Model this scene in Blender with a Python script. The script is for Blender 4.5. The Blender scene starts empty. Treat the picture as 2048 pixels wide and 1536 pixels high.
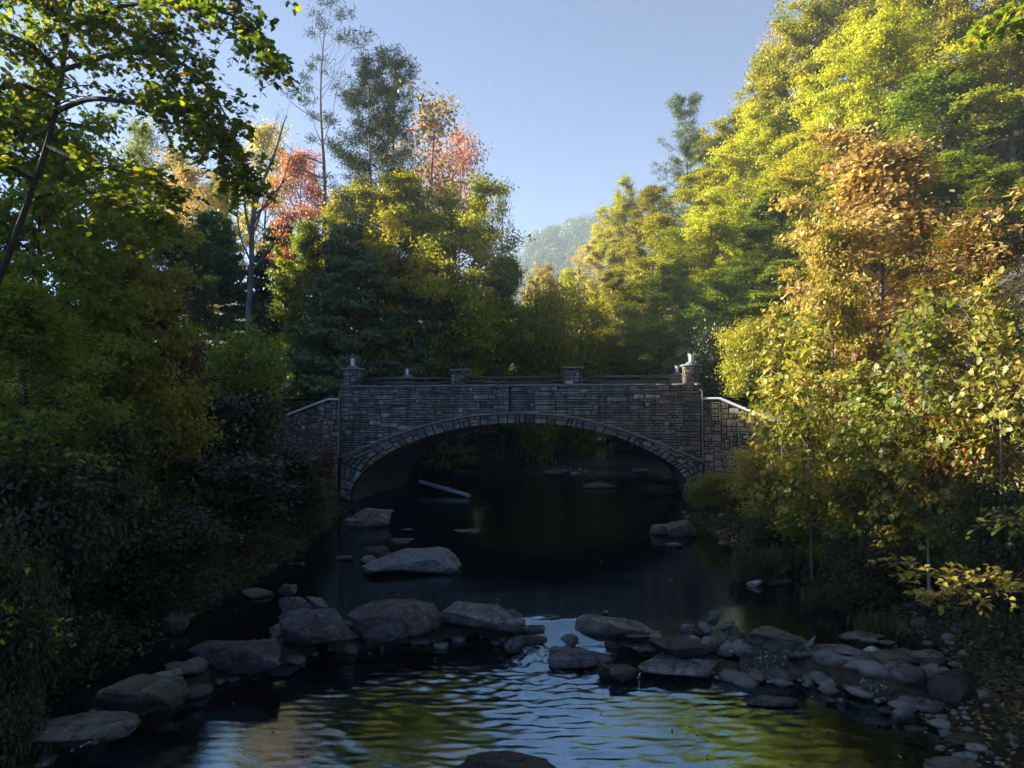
import bpy, bmesh, math, random
import numpy as np
from mathutils import Vector, Matrix, noise as mnoise

scene = bpy.context.scene
col = scene.collection

# ------------------------------------------------------------------ camera
FPX = 1365.0                       # focal length in photo pixels (2048 wide)
PITCH = math.radians(2.2)
CAM = np.array((0.0, 0.0, 4.6))
cam_d = bpy.data.cameras.new("camera")
cam_d.sensor_width = 36.0
cam_d.lens = 36.0 * FPX / 2048.0
cam_d.clip_start = 0.1
cam_d.clip_end = 5000.0
cam = bpy.data.objects.new("camera", cam_d)
cam.location = CAM
cam.rotation_euler = (math.pi / 2 + PITCH, 0, 0)
col.objects.link(cam)
scene.camera = cam

# ------------------------------------------------------------------ light
SUN_AZ = math.radians(-80.0)       # left of the view direction (+Y)
SUN_EL = math.radians(25.0)
SUN_DIR = Vector((math.sin(SUN_AZ) * math.cos(SUN_EL), math.cos(SUN_AZ) * math.cos(SUN_EL), math.sin(SUN_EL)))
world = bpy.data.worlds.new("World")
scene.world = world
world.use_nodes = True
wn = world.node_tree
wn.nodes.clear()
sky = wn.nodes.new("ShaderNodeTexSky")
sky.sky_type = 'NISHITA'
sky.sun_disc = False
sky.sun_elevation = SUN_EL
sky.sun_rotation = SUN_AZ
sky.altitude = 900
sky.air_density = 0.6
sky.dust_density = 0.4
sky.ozone_density = 5.0
bg = wn.nodes.new("ShaderNodeBackground")
bg.inputs[1].default_value = 0.05
wo = wn.nodes.new("ShaderNodeOutputWorld")
wn.links.new(sky.outputs[0], bg.inputs[0])
wn.links.new(bg.outputs[0], wo.inputs[0])
sun_d = bpy.data.lights.new("sun", 'SUN')
sun_d.energy = 5.0
sun_d.angle = math.radians(0.5)
sun_d.color = (1.0, 0.91, 0.74)
sun = bpy.data.objects.new("sun", sun_d)
sun.rotation_euler = SUN_DIR.to_track_quat('Z', 'Y').to_euler()
sun.location = (-60, 30, 90)
col.objects.link(sun)

scene.view_settings.view_transform = 'Standard'
scene.view_settings.look = 'None'
scene.view_settings.exposure = 2.3
scene.view_settings.gamma = 1.0
scene.render.engine = 'CYCLES'
cy = scene.cycles
cy.max_bounces = 6
cy.diffuse_bounces = 3
cy.glossy_bounces = 2
cy.transmission_bounces = 3
cy.transparent_max_bounces = 8
cy.volume_bounces = 0
cy.caustics_reflective = False
cy.caustics_refractive = False
cy.use_denoising = True
cy.use_adaptive_sampling = True

# ------------------------------------------------------------------ helpers
def ray(px, py):
    X = (px - 1024) / FPX; U = (768 - py) / FPX
    return np.array((X, math.cos(PITCH) - U * math.sin(PITCH), math.sin(PITCH) + U * math.cos(PITCH)))

def at_y(px, py, Y):
    d = ray(px, py)
    return CAM + d * (Y / d[1])

def at_z(px, py, z):
    d = ray(px, py)
    return CAM + d * ((z - CAM[2]) / d[2])

def ppm(Y):
    return FPX / Y

def build(name, groups, mats, parent=None, smooth=False, loc=None):
    """groups: list of (V (n,3), F (m,k) int, rnd (m,) or None, matindex). ONE mesh object."""
    vs, li, ls, rn, mi = [], [], [], [], []
    vo = 0; lo = 0
    for g in groups:
        V, F = np.asarray(g[0], float), np.asarray(g[1], np.int64)
        if len(F) == 0:
            continue
        r = g[2] if len(g) > 2 and g[2] is not None else np.zeros(len(F))
        m = g[3] if len(g) > 3 else 0
        vs.append(V); li.append((F + vo).ravel())
        ls.append(lo + np.arange(len(F)) * F.shape[1])
        rn.append(np.broadcast_to(np.asarray(r, float), (len(F),))); mi.append(np.full(len(F), m))
        vo += len(V); lo += F.size
    vs = np.concatenate(vs); li = np.concatenate(li); ls = np.concatenate(ls); rn = np.concatenate(rn); mi = np.concatenate(mi)
    me = bpy.data.meshes.new(name)
    me.vertices.add(len(vs)); me.vertices.foreach_set("co", vs.astype(np.float32).ravel())
    me.loops.add(len(li)); me.loops.foreach_set("vertex_index", li.astype(np.int32))
    me.polygons.add(len(ls)); me.polygons.foreach_set("loop_start", ls.astype(np.int32))
    me.polygons.foreach_set("material_index", mi.astype(np.int32))
    me.update(calc_edges=True)
    if smooth:
        me.polygons.foreach_set("use_smooth", np.ones(len(ls), bool))
    a = me.attributes.new("rnd", 'FLOAT', 'FACE')
    a.data.foreach_set("value", rn.astype(np.float32))
    for m in (mats if isinstance(mats, (list, tuple)) else [mats]):
        me.materials.append(m)
    o = bpy.data.objects.new(name, me)
    col.objects.link(o)
    if parent is not None:
        o.parent = parent
    if loc is not None:
        o.location = loc
    return o

def tag(o, label=None, cat=None, group=None, kind=None):
    if label: o["label"] = label
    if cat: o["category"] = cat
    if group: o["group"] = group
    if kind: o["kind"] = kind
    return o

def empty(name, loc=(0, 0, 0), rz=0.0):
    o = bpy.data.objects.new(name, None)
    o.location = loc; o.rotation_euler = (0, 0, rz)
    o.empty_display_size = 0.3
    col.objects.link(o)
    return o

def box(x0, x1, y0, y1, z0, z1):
    V = np.array([(x, y, z) for z in (z0, z1) for y in (y0, y1) for x in (x0, x1)], float)
    F = np.array([(0, 2, 3, 1), (4, 5, 7, 6), (0, 1, 5, 4), (2, 6, 7, 3), (0, 4, 6, 2), (1, 3, 7, 5)])
    return V, F

def catmull(pts, n):
    P = np.asarray(pts, float)
    if len(P) == 2:
        t = np.linspace(0, 1, n)[:, None]
        return P[0] * (1 - t) + P[1] * t
    Q = np.vstack([2 * P[0] - P[1], P, 2 * P[-1] - P[-2]])
    out = []
    T = np.linspace(0, len(P) - 1 - 1e-6, n)
    for t in T:
        i = int(t); u = t - i
        a, b, c, d = Q[i], Q[i + 1], Q[i + 2], Q[i + 3]
        out.append(0.5 * ((2 * b) + (c - a) * u + (2 * a - 5 * b + 4 * c - d) * u * u + (3 * b - a - 3 * c + d) * u ** 3))
    return np.array(out)

def tube(pts, radii, sides=6):
    P = np.asarray(pts, float); n = len(P)
    R = np.broadcast_to(np.asarray(radii, float), (n,))
    T = np.gradient(P, axis=0)
    T /= np.linalg.norm(T, axis=1)[:, None] + 1e-9
    ref = np.tile(np.array((0.31, 0.95, 0.05)), (n, 1))
    bad = np.abs((T * ref).sum(1)) > 0.9
    ref[bad] = (1, 0, 0.1)
    A = np.cross(T, ref); A /= np.linalg.norm(A, axis=1)[:, None]
    B = np.cross(T, A)
    an = np.linspace(0, 2 * math.pi, sides, endpoint=False)
    V = P[:, None, :] + R[:, None, None] * (A[:, None, :] * np.cos(an)[None, :, None] + B[:, None, :] * np.sin(an)[None, :, None])
    V = V.reshape(-1, 3)
    i = np.arange(n - 1)[:, None] * sides; j = np.arange(sides)[None, :]; k = (j + 1) % sides
    F = np.stack([i + j, i + k, i + sides + k, i + sides + j], -1).reshape(-1, 4)
    return V, F

def vnoise(x, y, s, seed=0):
    """cheap smooth 2-D noise, sum of rotated sines"""
    r = np.random.RandomState(seed)
    o = 0
    for k in range(7):
        a = r.uniform(0, 6.28); f = s * r.uniform(0.6, 1.7); p = r.uniform(0, 6.28)
        o = o + np.sin((x * math.cos(a) + y * math.sin(a)) * f + p + 0.8 * np.sin((y * math.cos(a) - x * math.sin(a)) * f * 0.7 + p * 2))
    return o / 4.0

# ------------------------------------------------------------------ materials
def new_mat(name):
    m = bpy.data.materials.new(name); m.use_nodes = True
    nt = m.node_tree; nt.nodes.clear()
    out = nt.nodes.new("ShaderNodeOutputMaterial")
    return m, nt, out

def N(nt, t, **kw):
    n = nt.nodes.new(t)
    for k, v in kw.items():
        setattr(n, k, v)
    return n

def ramp(nt, stops, interp='LINEAR'):
    r = nt.nodes.new("ShaderNodeValToRGB")
    r.color_ramp.interpolation = interp
    e = r.color_ramp.elements
    while len(e) < len(stops):
        e.new(0.5)
    for k, (p, c) in enumerate(stops):
        e[k].position = p; e[k].color = (c[0], c[1], c[2], 1)
    return r

def pal(cols):
    n = len(cols)
    return [(i / max(1, n - 1), c) for i, c in enumerate(cols)]

def leaf_mat(name, cols, transl=0.48, rough=0.45, spec=0.35, hue=0.012, val=0.3):
    m, nt, out = new_mat(name)
    at = N(nt, "ShaderNodeAttribute", attribute_name="rnd")
    rp = ramp(nt, pal(cols))
    oi = N(nt, "ShaderNodeObjectInfo")
    hs = N(nt, "ShaderNodeHueSaturation")
    mh = N(nt, "ShaderNodeMapRange"); mh.inputs[3].default_value = 0.5 - hue; mh.inputs[4].default_value = 0.5 + hue
    mv = N(nt, "ShaderNodeMapRange"); mv.inputs[3].default_value = 1 - val * 0.6; mv.inputs[4].default_value = 1 + val * 0.6
    L = nt.links.new
    L(at.outputs["Fac"], rp.inputs[0]); L(rp.outputs[0], hs.inputs["Color"])
    L(oi.outputs["Random"], mh.inputs[0]); L(mh.outputs[0], hs.inputs["Hue"])
    L(oi.outputs["Random"], mv.inputs[0]); L(mv.outputs[0], hs.inputs["Value"])
    p = N(nt, "ShaderNodeBsdfPrincipled")
    p.inputs["Roughness"].default_value = rough
    p.inputs["Specular IOR Level"].default_value = spec
    L(hs.outputs[0], p.inputs["Base Color"])
    t = N(nt, "ShaderNodeBsdfTranslucent")
    g = N(nt, "ShaderNodeMixRGB", blend_type='MULTIPLY'); g.inputs[0].default_value = 1.0
    g.inputs[2].default_value = (1.35, 1.25, 0.6, 1)
    L(hs.outputs[0], g.inputs[1]); L(g.outputs[0], t.inputs[0])
    mx = N(nt, "ShaderNodeMixShader"); mx.inputs[0].default_value = transl
    L(p.outputs[0], mx.inputs[1]); L(t.outputs[0], mx.inputs[2]); L(mx.outputs[0], out.inputs[0])
    return m

def noise_mat(name, cols, scale=3.0, rough=0.85, bump=0.4, bscale=18.0, spec=0.3, detail=6, coords="Object", stretch=(1, 1, 1), metallic=0.0, use_rnd=0.0, bdist=0.05):
    m, nt, out = new_mat(name); L = nt.links.new
    tc = N(nt, "ShaderNodeTexCoord"); mp = N(nt, "ShaderNodeMapping"); mp.inputs[3].default_value = stretch
    L(tc.outputs[coords], mp.inputs[0])
    n1 = N(nt, "ShaderNodeTexNoise"); n1.inputs["Scale"].default_value = scale; n1.inputs["Detail"].default_value = detail; n1.inputs["Roughness"].default_value = 0.65
    L(mp.outputs[0], n1.inputs[0])
    rp = ramp(nt, [(0.28 + 0.44 * p, c) for p, c in pal(cols)])
    if use_rnd > 0:
        at = N(nt, "ShaderNodeAttribute", attribute_name="rnd")
        mxv = N(nt, "ShaderNodeMix"); mxv.data_type = 'FLOAT'; mxv.inputs[0].default_value = use_rnd
        mr = N(nt, "ShaderNodeMapRange"); mr.inputs[3].default_value = 0.25; mr.inputs[4].default_value = 0.75
        L(at.outputs["Fac"], mr.inputs[0])
        L(n1.outputs[0], mxv.inputs[2]); L(mr.outputs[0], mxv.inputs[3]); L(mxv.outputs[0], rp.inputs[0])
    else:
        L(n1.outputs[0], rp.inputs[0])
    p = N(nt, "ShaderNodeBsdfPrincipled"); p.inputs["Roughness"].default_value = rough
    p.inputs["Specular IOR Level"].default_value = spec; p.inputs["Metallic"].default_value = metallic
    L(rp.outputs[0], p.inputs["Base Color"])
    if bump > 0:
        n2 = N(nt, "ShaderNodeTexNoise"); n2.inputs["Scale"].default_value = bscale; n2.inputs["Detail"].default_value = 8
        L(mp.outputs[0], n2.inputs[0])
        b = N(nt, "ShaderNodeBump"); b.inputs[0].default_value = bump; b.inputs[1].default_value = bdist
        L(n2.outputs[0], b.inputs["Height"]); L(b.outputs[0], p.inputs["Normal"])
    L(p.outputs[0], out.inputs[0])
    return m

M = {}
M['bark_grey'] = noise_mat('bark_grey', [(.05, .045, .04), (.13, .12, .11), (.22, .21, .19)], 4, .9, .6, 14, stretch=(1, 1, .25))
M['bark_dark'] = noise_mat('bark_dark', [(.018, .014, .011), (.05, .04, .032), (.09, .075, .06)], 4, .9, .6, 14, stretch=(1, 1, .25))
M['bark_pale'] = noise_mat('bark_pale', [(.16, .15, .13), (.30, .29, .26), (.42, .41, .38)], 3, .85, .4, 14, stretch=(1, 1, .3))
LV = {
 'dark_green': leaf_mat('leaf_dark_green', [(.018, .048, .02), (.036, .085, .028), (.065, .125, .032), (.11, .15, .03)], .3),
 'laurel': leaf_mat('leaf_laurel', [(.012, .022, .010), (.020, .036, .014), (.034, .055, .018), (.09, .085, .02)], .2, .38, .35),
 'green': leaf_mat('leaf_green', [(.06, .12, .016), (.13, .20, .02), (.24, .30, .025), (.40, .40, .035)], .42),
 'yellow_green': leaf_mat('leaf_yellow_green', [(.13, .175, .014), (.30, .33, .02), (.48, .46, .03), (.58, .50, .04)], .45),
 'olive': leaf_mat('leaf_olive', [(.09, .125, .014), (.22, .24, .02), (.38, .35, .03), (.52, .41, .045)], .42),
 'gold': leaf_mat('leaf_gold', [(.12, .14, .02), (.34, .31, .05), (.50, .42, .10), (.52, .35, .11)], .45),
 'orange': leaf_mat('leaf_orange', [(.15, .065, .035), (.34, .21, .085), (.52, .40, .17), (.46, .43, .09)], .42),
 'maple_mix': leaf_mat('leaf_maple_mix', [(.04, .07, .014), (.09, .12, .016), (.19, .18, .02), (.30, .16, .03), (.30, .06, .03)], .42),
 'canopy': leaf_mat('leaf_canopy', [(.05, .10, .015), (.09, .16, .018), (.16, .23, .022), (.28, .31, .03), (.28, .14, .04)], .55),
 'red': leaf_mat('leaf_red', [(.22, .05, .05), (.38, .11, .09), (.46, .19, .13), (.48, .30, .15)], .4),
 'russet': leaf_mat('leaf_russet', [(.04, .018, .010), (.08, .032, .014), (.13, .06, .02), (.10, .10, .02)], .3),
 'pine': leaf_mat('leaf_pine', [(.016, .040, .016), (.032, .062, .020), (.06, .09, .024)], .2, .75, .1),
 'hemlock': leaf_mat('leaf_hemlock', [(.06, .12, .05), (.11, .18, .065), (.18, .24, .075)], .2),
 'sycamore': leaf_mat('leaf_sycamore', [(.04, .08, .015), (.11, .16, .02), (.30, .30, .045), (.50, .44, .11), (.40, .20, .08)], .45),
 'fresh': leaf_mat('leaf_fresh', [(.06, .10, .015), (.12, .16, .025), (.24, .26, .05), (.46, .38, .08)], .45),
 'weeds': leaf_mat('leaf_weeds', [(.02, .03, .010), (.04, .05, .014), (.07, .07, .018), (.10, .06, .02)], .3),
 'straw': leaf_mat('leaf_straw', [(.03, .04, .014), (.07, .07, .025), (.13, .11, .05)], .3),
}

# ------------------------------------------------------------------ bridge frame
BL = np.array((-8.67, 34.5)); BR = np.array((8.77, 31.6))
BLEN = float(np.linalg.norm(BR - BL)); EU = (BR - BL) / BLEN; EV = np.array((-EU[1], EU[0]))
BC = (BL + BR) / 2; BROT = math.atan2(EU[1], EU[0]); HALF = BLEN / 2; BW = 9.5

def to_uv(x, y):
    dx, dy = x - BC[0], y - BC[1]
    return dx * EU[0] + dy * EU[1], dx * EV[0] + dy * EV[1]

def from_uv(u, v, z=0.0):
    return np.array((BC[0] + u * EU[0] + v * EV[0], BC[1] + u * EU[1] + v * EV[1], z))

def pix_uz(px, py, v=0.0):
    d = ray(px, py)
    o = from_uv(0, v)
    t = ((o[:2] - CAM[:2]) @ EV) / (d[:2] @ EV)
    p = CAM + d * t
    return to_uv(p[0], p[1])[0], p[2]

# ------------------------------------------------------------------ terrain
YL = [-40, 5, 9, 14, 22, 30, 42, 48, 51, 54, 58, 63, 70, 800]
WL_ = [-8, -7.6, -7.4, -7.2, -6.9, -7.7, -8.0, -7.0, -3.0, 3.0, 5.5, 7.5, 9.0, 9.0]
WR_ = [6, 4.6, 5.6, 8.0, 7.4, 7.4, 9.4, 12.5, 13.0, 13.0, 12.0, 10.5, 9.3, 9.1]
def wl(y): return np.interp(y, YL, WL_)
def wr(y): return np.interp(y, YL, WR_)
HY, HL, HR = [-40, 5, 22, 45, 60, 90, 130, 800], [-8, -7.6, -6.9, -8, -9, -14, -24, -40], [6, 4.6, 7.4, 8.4, 7, 0, -12, -28]   # where the hillsides start
BS, BZ = [-30, -3, 0, .6, 2, 5, 9], [-.75, -.6, -.12, .25, 1.0, 2.2, 3.0]
def lift(y):   # how far the stream bed climbs upstream
    return np.interp(y, [10, 13.2, 15.2, 46, 52, 80, 130, 800], [-.35, -.35, 0, 0, .45, 1.6, 4, 10])
def ground_z(x, y):
    x = np.asarray(x, float); y = np.asarray(y, float)
    a, b = wl(y), wr(y)
    sl = a - x; sr = x - b
    s = np.maximum(sl, sr)
    z = np.interp(s, BS, BZ)
    hsl = np.interp(y, HY, HL) - x; hsr = x - np.interp(y, HY, HR)
    tc = np.interp(y, [-40, 10, 30, 44, 60, 75, 95, 140, 300, 800], [8, 10, 13, 19, 20, 19, 17, 14, 14, 40])
    hl = (tc - 3) * np.clip((hsl - 9) / 39, 0, 1) + .12 * np.maximum(hsl - 48, 0)
    hr = np.where(hsr > 6, .85 * np.minimum(hsr - 6, 45) + .2 * np.maximum(hsr - 51, 0), 0) * np.interp(y, [-40, 8, 24, 44], [.35, .35, .55, 1])
    z = z + np.where(s > 0, np.where(hsl > hsr, hl, hr), 0) * np.clip(s / 4, 0, 1) + lift(y)
    # distant hill closing the valley
    z = z + 152 * np.exp(-((x - 200) / 500) ** 2 - ((y - 800) / 215) ** 2)
    z = z + np.where(s > .5, .18 * vnoise(x, y, .9, 3) + np.clip(s / 25, 0, 1) * 1.1 * vnoise(x, y, .16, 5), .06 * vnoise(x, y, 2.2, 4))
    # road embankment
    u, v = to_uv(x, y)
    au = np.abs(u)
    vw = -.34 * np.clip(au - HALF, 0, 4.6)
    vn = np.where(au < HALF + 5, np.where(v < vw + .5, 99, 0), np.maximum(vw + .5 - v, 0) * .8)
    e = 5.1 - vn - np.maximum(v - BW - .3, 0) * 1.3
    e = np.where((au > HALF + .1) & (au < 60), e, -99)
    return np.maximum(z, e)

def gz(x, y): return float(ground_z(np.array([x]), np.array([y]))[0])

def grid_axis(lo, hi, d0, d1, step, far):
    a = [d0]
    while a[-1] < d1: a.append(a[-1] + step)
    st = step
    while a[-1] < hi: st = min(st * 1.18, far); a.append(a[-1] + st)
    b = [d0]; st = step
    while b[-1] > lo: st = min(st * 1.18, far); b.append(b[-1] - st)
    return np.array(sorted(set(b + a)))

def grid_faces(nx, ny):
    i = np.arange(ny - 1)[:, None] * nx; j = np.arange(nx - 1)[None, :]
    return np.stack([i + j, i + j + 1, i + nx + j + 1, i + nx + j], -1).reshape(-1, 4)

gx = grid_axis(-420, 520, -22, 24, .4, 14); gy = grid_axis(-60, 1300, 3, 62, .4, 20)
GX, GY = np.meshgrid(gx, gy)
GZ = ground_z(GX.ravel(), GY.ravel())
def ground_mat():
    m, nt, out = new_mat('forest_floor'); L = nt.links.new
    tc = N(nt, "ShaderNodeTexCoord")
    n1 = N(nt, "ShaderNodeTexNoise"); n1.inputs["Scale"].default_value = .8; n1.inputs["Detail"].default_value = 9
    L(tc.outputs["Object"], n1.inputs[0])
    r1 = ramp(nt, [(.3, (.010, .008, .006)), (.5, (.02, .017, .010)), (.62, (.032, .029, .014)), (.75, (.05, .038, .022))])
    L(n1.outputs[0], r1.inputs[0])
    v = N(nt, "ShaderNodeTexVoronoi"); v.inputs["Scale"].default_value = 9.0
    L(tc.outputs["Object"], v.inputs[0])
    r2 = ramp(nt, [(0, (.5, .5, .5)), (1, (1.5, 1.3, 1.0))]); L(v.outputs["Color"], r2.inputs[0])
    mx = N(nt, "ShaderNodeMixRGB", blend_type='MULTIPLY'); mx.inputs[0].default_value = .8
    L(r1.outputs[0], mx.inputs[1]); L(r2.outputs[0], mx.inputs[2])
    p = N(nt, "ShaderNodeBsdfPrincipled"); p.inputs["Roughness"].default_value = .95; p.inputs["Specular IOR Level"].default_value = .15
    L(mx.outputs[0], p.inputs["Base Color"])
    b = N(nt, "ShaderNodeBump"); b.inputs[0].default_value = .8; b.inputs[1].default_value = .08
    L(v.outputs["Distance"], b.inputs["Height"]); L(b.outputs[0], p.inputs["Normal"])
    L(p.outputs[0], out.inputs[0])
    return m
M['ground'] = ground_mat()
tag(build('ground', [(np.column_stack([GX.ravel(), GY.ravel(), GZ]), grid_faces(len(gx), len(gy)))], M['ground'], smooth=True), kind='structure')

# stream bed: brown cobbles seen through the water
M['bed'] = noise_mat('bed_cobbles', [(.018, .016, .011), (.048, .038, .022), (.09, .07, .042)], 3.5, .8, .8, 9, bdist=.1)
def weir_y(x):
    return np.interp(x, [-9, -6.5, -6, -5.1, -4, -2.6, -.8, .6, 2.1, 3.2, 4.5, 5.7, 6.4, 9], [9.6, 10.2, 11.6, 13.2, 14.2, 14.75, 15.2, 14.8, 14.9, 13.5, 13.0, 12.9, 12.0, 11.4])
bx = np.concatenate([np.arange(-11, 11, .12), np.arange(11, 16, .4)]); by = np.concatenate([np.arange(3, 9, .2), np.arange(9, 16.5, .09), np.arange(16.5, 66, .3)])
BX, BY = np.meshgrid(bx, by); qx, qy = BX.ravel(), BY.ravel()
BZv = ground_z(qx, qy) + .03 + .05 * np.maximum(vnoise(qx, qy, 5, 9), 0)
edge = np.minimum(qx - wl(qy), wr(qy) - qx)
BZv = np.where(edge < .2, BZv - .5, BZv)
gap_ = np.exp(-((qx - 1.15) / 1.0) ** 4)
sill = -.10 + .10 * vnoise(qx, qy, 6, 41) - 2.6 * (qy - weir_y(qx) - .12) ** 2 - .55 * gap_ + .07 * np.clip((qx - 4.3) / .8, 0, 1)
BZv = np.where(np.abs(qy - weir_y(qx)) < .9, np.maximum(BZv, sill), BZv)
tag(build('stream_bed', [(np.column_stack([BX.ravel(), BY.ravel(), BZv]), grid_faces(len(bx), len(by)))], M['bed'], smooth=True), kind='structure')

# water ------------------------------------------------------------
def water_mat():
    m, nt, out = new_mat('stream_water'); L = nt.links.new
    tc = N(nt, "ShaderNodeTexCoord")
    n1 = N(nt, "ShaderNodeTexNoise"); n1.inputs["Scale"].default_value = 11; n1.inputs["Detail"].default_value = 4; n1.inputs["Distortion"].default_value = .8
    mp = N(nt, "ShaderNodeMapping"); mp.inputs[3].default_value = (1, 2.2, 1)
    L(tc.outputs["Object"], mp.inputs[0]); L(mp.outputs[0], n1.inputs[0])
    at = N(nt, "ShaderNodeAttribute", attribute_name="rnd")      # roughness of the flow
    st = N(nt, "ShaderNodeMapRange"); st.inputs[3].default_value = .05; st.inputs[4].default_value = .75
    L(at.outputs["Fac"], st.inputs[0])
    b = N(nt, "ShaderNodeBump"); b.inputs[1].default_value = .018
    L(st.outputs[0], b.inputs[0]); L(n1.outputs[0], b.inputs["Height"])
    fr = N(nt, "ShaderNodeFresnel"); fr.inputs[0].default_value = 4.8
    L(b.outputs[0], fr.inputs["Normal"])
    gl = N(nt, "ShaderNodeBsdfGlossy"); gl.inputs["Roughness"].default_value = .012; gl.inputs[0].default_value = (.56, .80, .98, 1)
    L(b.outputs[0], gl.inputs["Normal"])
    tr = N(nt, "ShaderNodeBsdfTransparent"); tr.inputs[0].default_value = (.24, .19, .10, 1)
    mx = N(nt, "ShaderNodeMixShader")
    L(fr.outputs[0], mx.inputs[0]); L(tr.outputs[0], mx.inputs[1]); L(gl.outputs[0], mx.inputs[2])
    # aerated white water where the flow is broken
    df = N(nt, "ShaderNodeBsdfDiffuse"); df.inputs[0].default_value = (.62, .68, .72, 1)
    n2 = N(nt, "ShaderNodeTexNoise"); n2.inputs["Scale"].default_value = 6; n2.inputs["Detail"].default_value = 8; n2.inputs["Roughness"].default_value = .7
    mp2 = N(nt, "ShaderNodeMapping"); mp2.inputs[3].default_value = (2.2, .7, 1)
    L(tc.outputs["Object"], mp2.inputs[0]); L(mp2.outputs[0], n2.inputs[0])
    mu = N(nt, "ShaderNodeMath", operation='MULTIPLY'); L(at.outputs["Fac"], mu.inputs[0])
    rr = N(nt, "ShaderNodeMapRange"); rr.inputs[1].default_value = .52; rr.inputs[2].default_value = .66
    L(n2.outputs[0], rr.inputs[0]); L(rr.outputs[0], mu.inputs[1])
    mu2 = N(nt, "ShaderNodeMath", operation='MULTIPLY'); mu2.inputs[1].default_value = .6; mu2.use_clamp = True
    L(mu.outputs[0], mu2.inputs[0])
    mx2 = N(nt, "ShaderNodeMixShader")
    L(mu2.outputs[0], mx2.inputs[0]); L(mx.outputs[0], mx2.inputs[1]); L(df.outputs[0], mx2.inputs[2])
    L(mx2.outputs[0], out.inputs[0])
    return m
M['water'] = water_mat()
CHUTE = at_z(1085, 1262, -.1)
def water_h(x, y):
    yw = weir_y(x)
    return np.where(y < 40, -.35 * (1 - np.clip((y - yw + .2) / .55, 0, 1)), lift(y)) - .02
xa = np.concatenate([np.arange(-26, -10, .5), np.arange(-10, 11, .055), np.arange(11, 26, .25)])
ya = np.concatenate([np.arange(2.5, 7.5, .15), np.arange(7.5, 16.5, .045), np.arange(16.5, 60, .14), np.arange(60, 68, .8)])
WX, WY = np.meshgrid(xa, ya); wx, wy = WX.ravel(), WY.ravel()
dch = np.hypot(wx - CHUTE[0], (wy - CHUTE[1]))
dch2 = np.hypot(wx - 3.9, wy - 13.0)
low = np.clip(-water_h(wx, wy) / .35, 0, 1) * (wy < 40)                      # lower pool
rip = low * (.12 + .88 * np.exp(-((wx - 1.0) / 3.6) ** 2))
wz = water_h(wx, wy)
th = np.arctan2(wx - CHUTE[0], CHUTE[1] - wy + 1.2)
patch = np.clip(.75 + .6 * vnoise(wx, wy, 1.3, 33), .15, 1.6)
crest = vnoise(th * 2.6, dch * 1.5, 8, 34) + .8 * vnoise(th * 4.5, dch * 1.7, 15, 35)
crest2 = vnoise(wx * .55 + .2 * wy, wy * 1.7 - .25 * wx, 13, 36)
wz = wz + rip * patch * (.015 * crest * np.exp(-dch / 9) + .011 * crest2 + .004 * vnoise(wx, wy * 1.4, 4, 30) + .0042 * vnoise(wx * .6, wy * 1.6, 29, 31))
chute = np.exp(-((wx - CHUTE[0] - .15) / .95) ** 2 - ((wy - 14.0) / 1.0) ** 2) + .7 * np.exp(-((wx - 3.2) / .35) ** 2 - ((wy - 13.2) / .5) ** 2)
wz = wz + chute * (.045 * vnoise(wx, wy * .6, 6, 25) + .035 * vnoise(wx, wy * .6, 14, 26) + .02 * vnoise(wx, wy * .7, 28, 27))
riff = np.exp(-((wy - 50.5) / 3.2) ** 2) / (1 + np.exp(-(wx - 3.0) * 1.6)) + .7 * np.exp(-((wy - 56) / 3.5) ** 2) + .35 * np.exp(-((wy - 48.5) / 1.2) ** 2)
riff = riff * np.clip(.8 + .5 * vnoise(wx, wy, 1.1, 51), .2, 1.2)
riff = np.clip(riff, 0, 1)
wz = wz + riff * (.06 * vnoise(wx, wy, 4, 27) + .04 * vnoise(wx, wy, 9, 28)) + .003 * vnoise(wx, wy, 3, 29)
WF = grid_faces(len(xa), len(ya))
flow = np.clip(.16 * rip * patch + chute * .5 + riff + .03, 0, 1)
fr_ = flow[WF].mean(1)
cx_, cy_ = wx[WF].mean(1), wy[WF].mean(1)
keep = (cx_ > wl(cy_) - 1.5) & (cx_ < wr(cy_) + 1.5)
tag(build('water', [(np.column_stack([wx, wy, wz]), WF[keep], fr_[keep])], M['water'], smooth=True), kind='structure')

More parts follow.
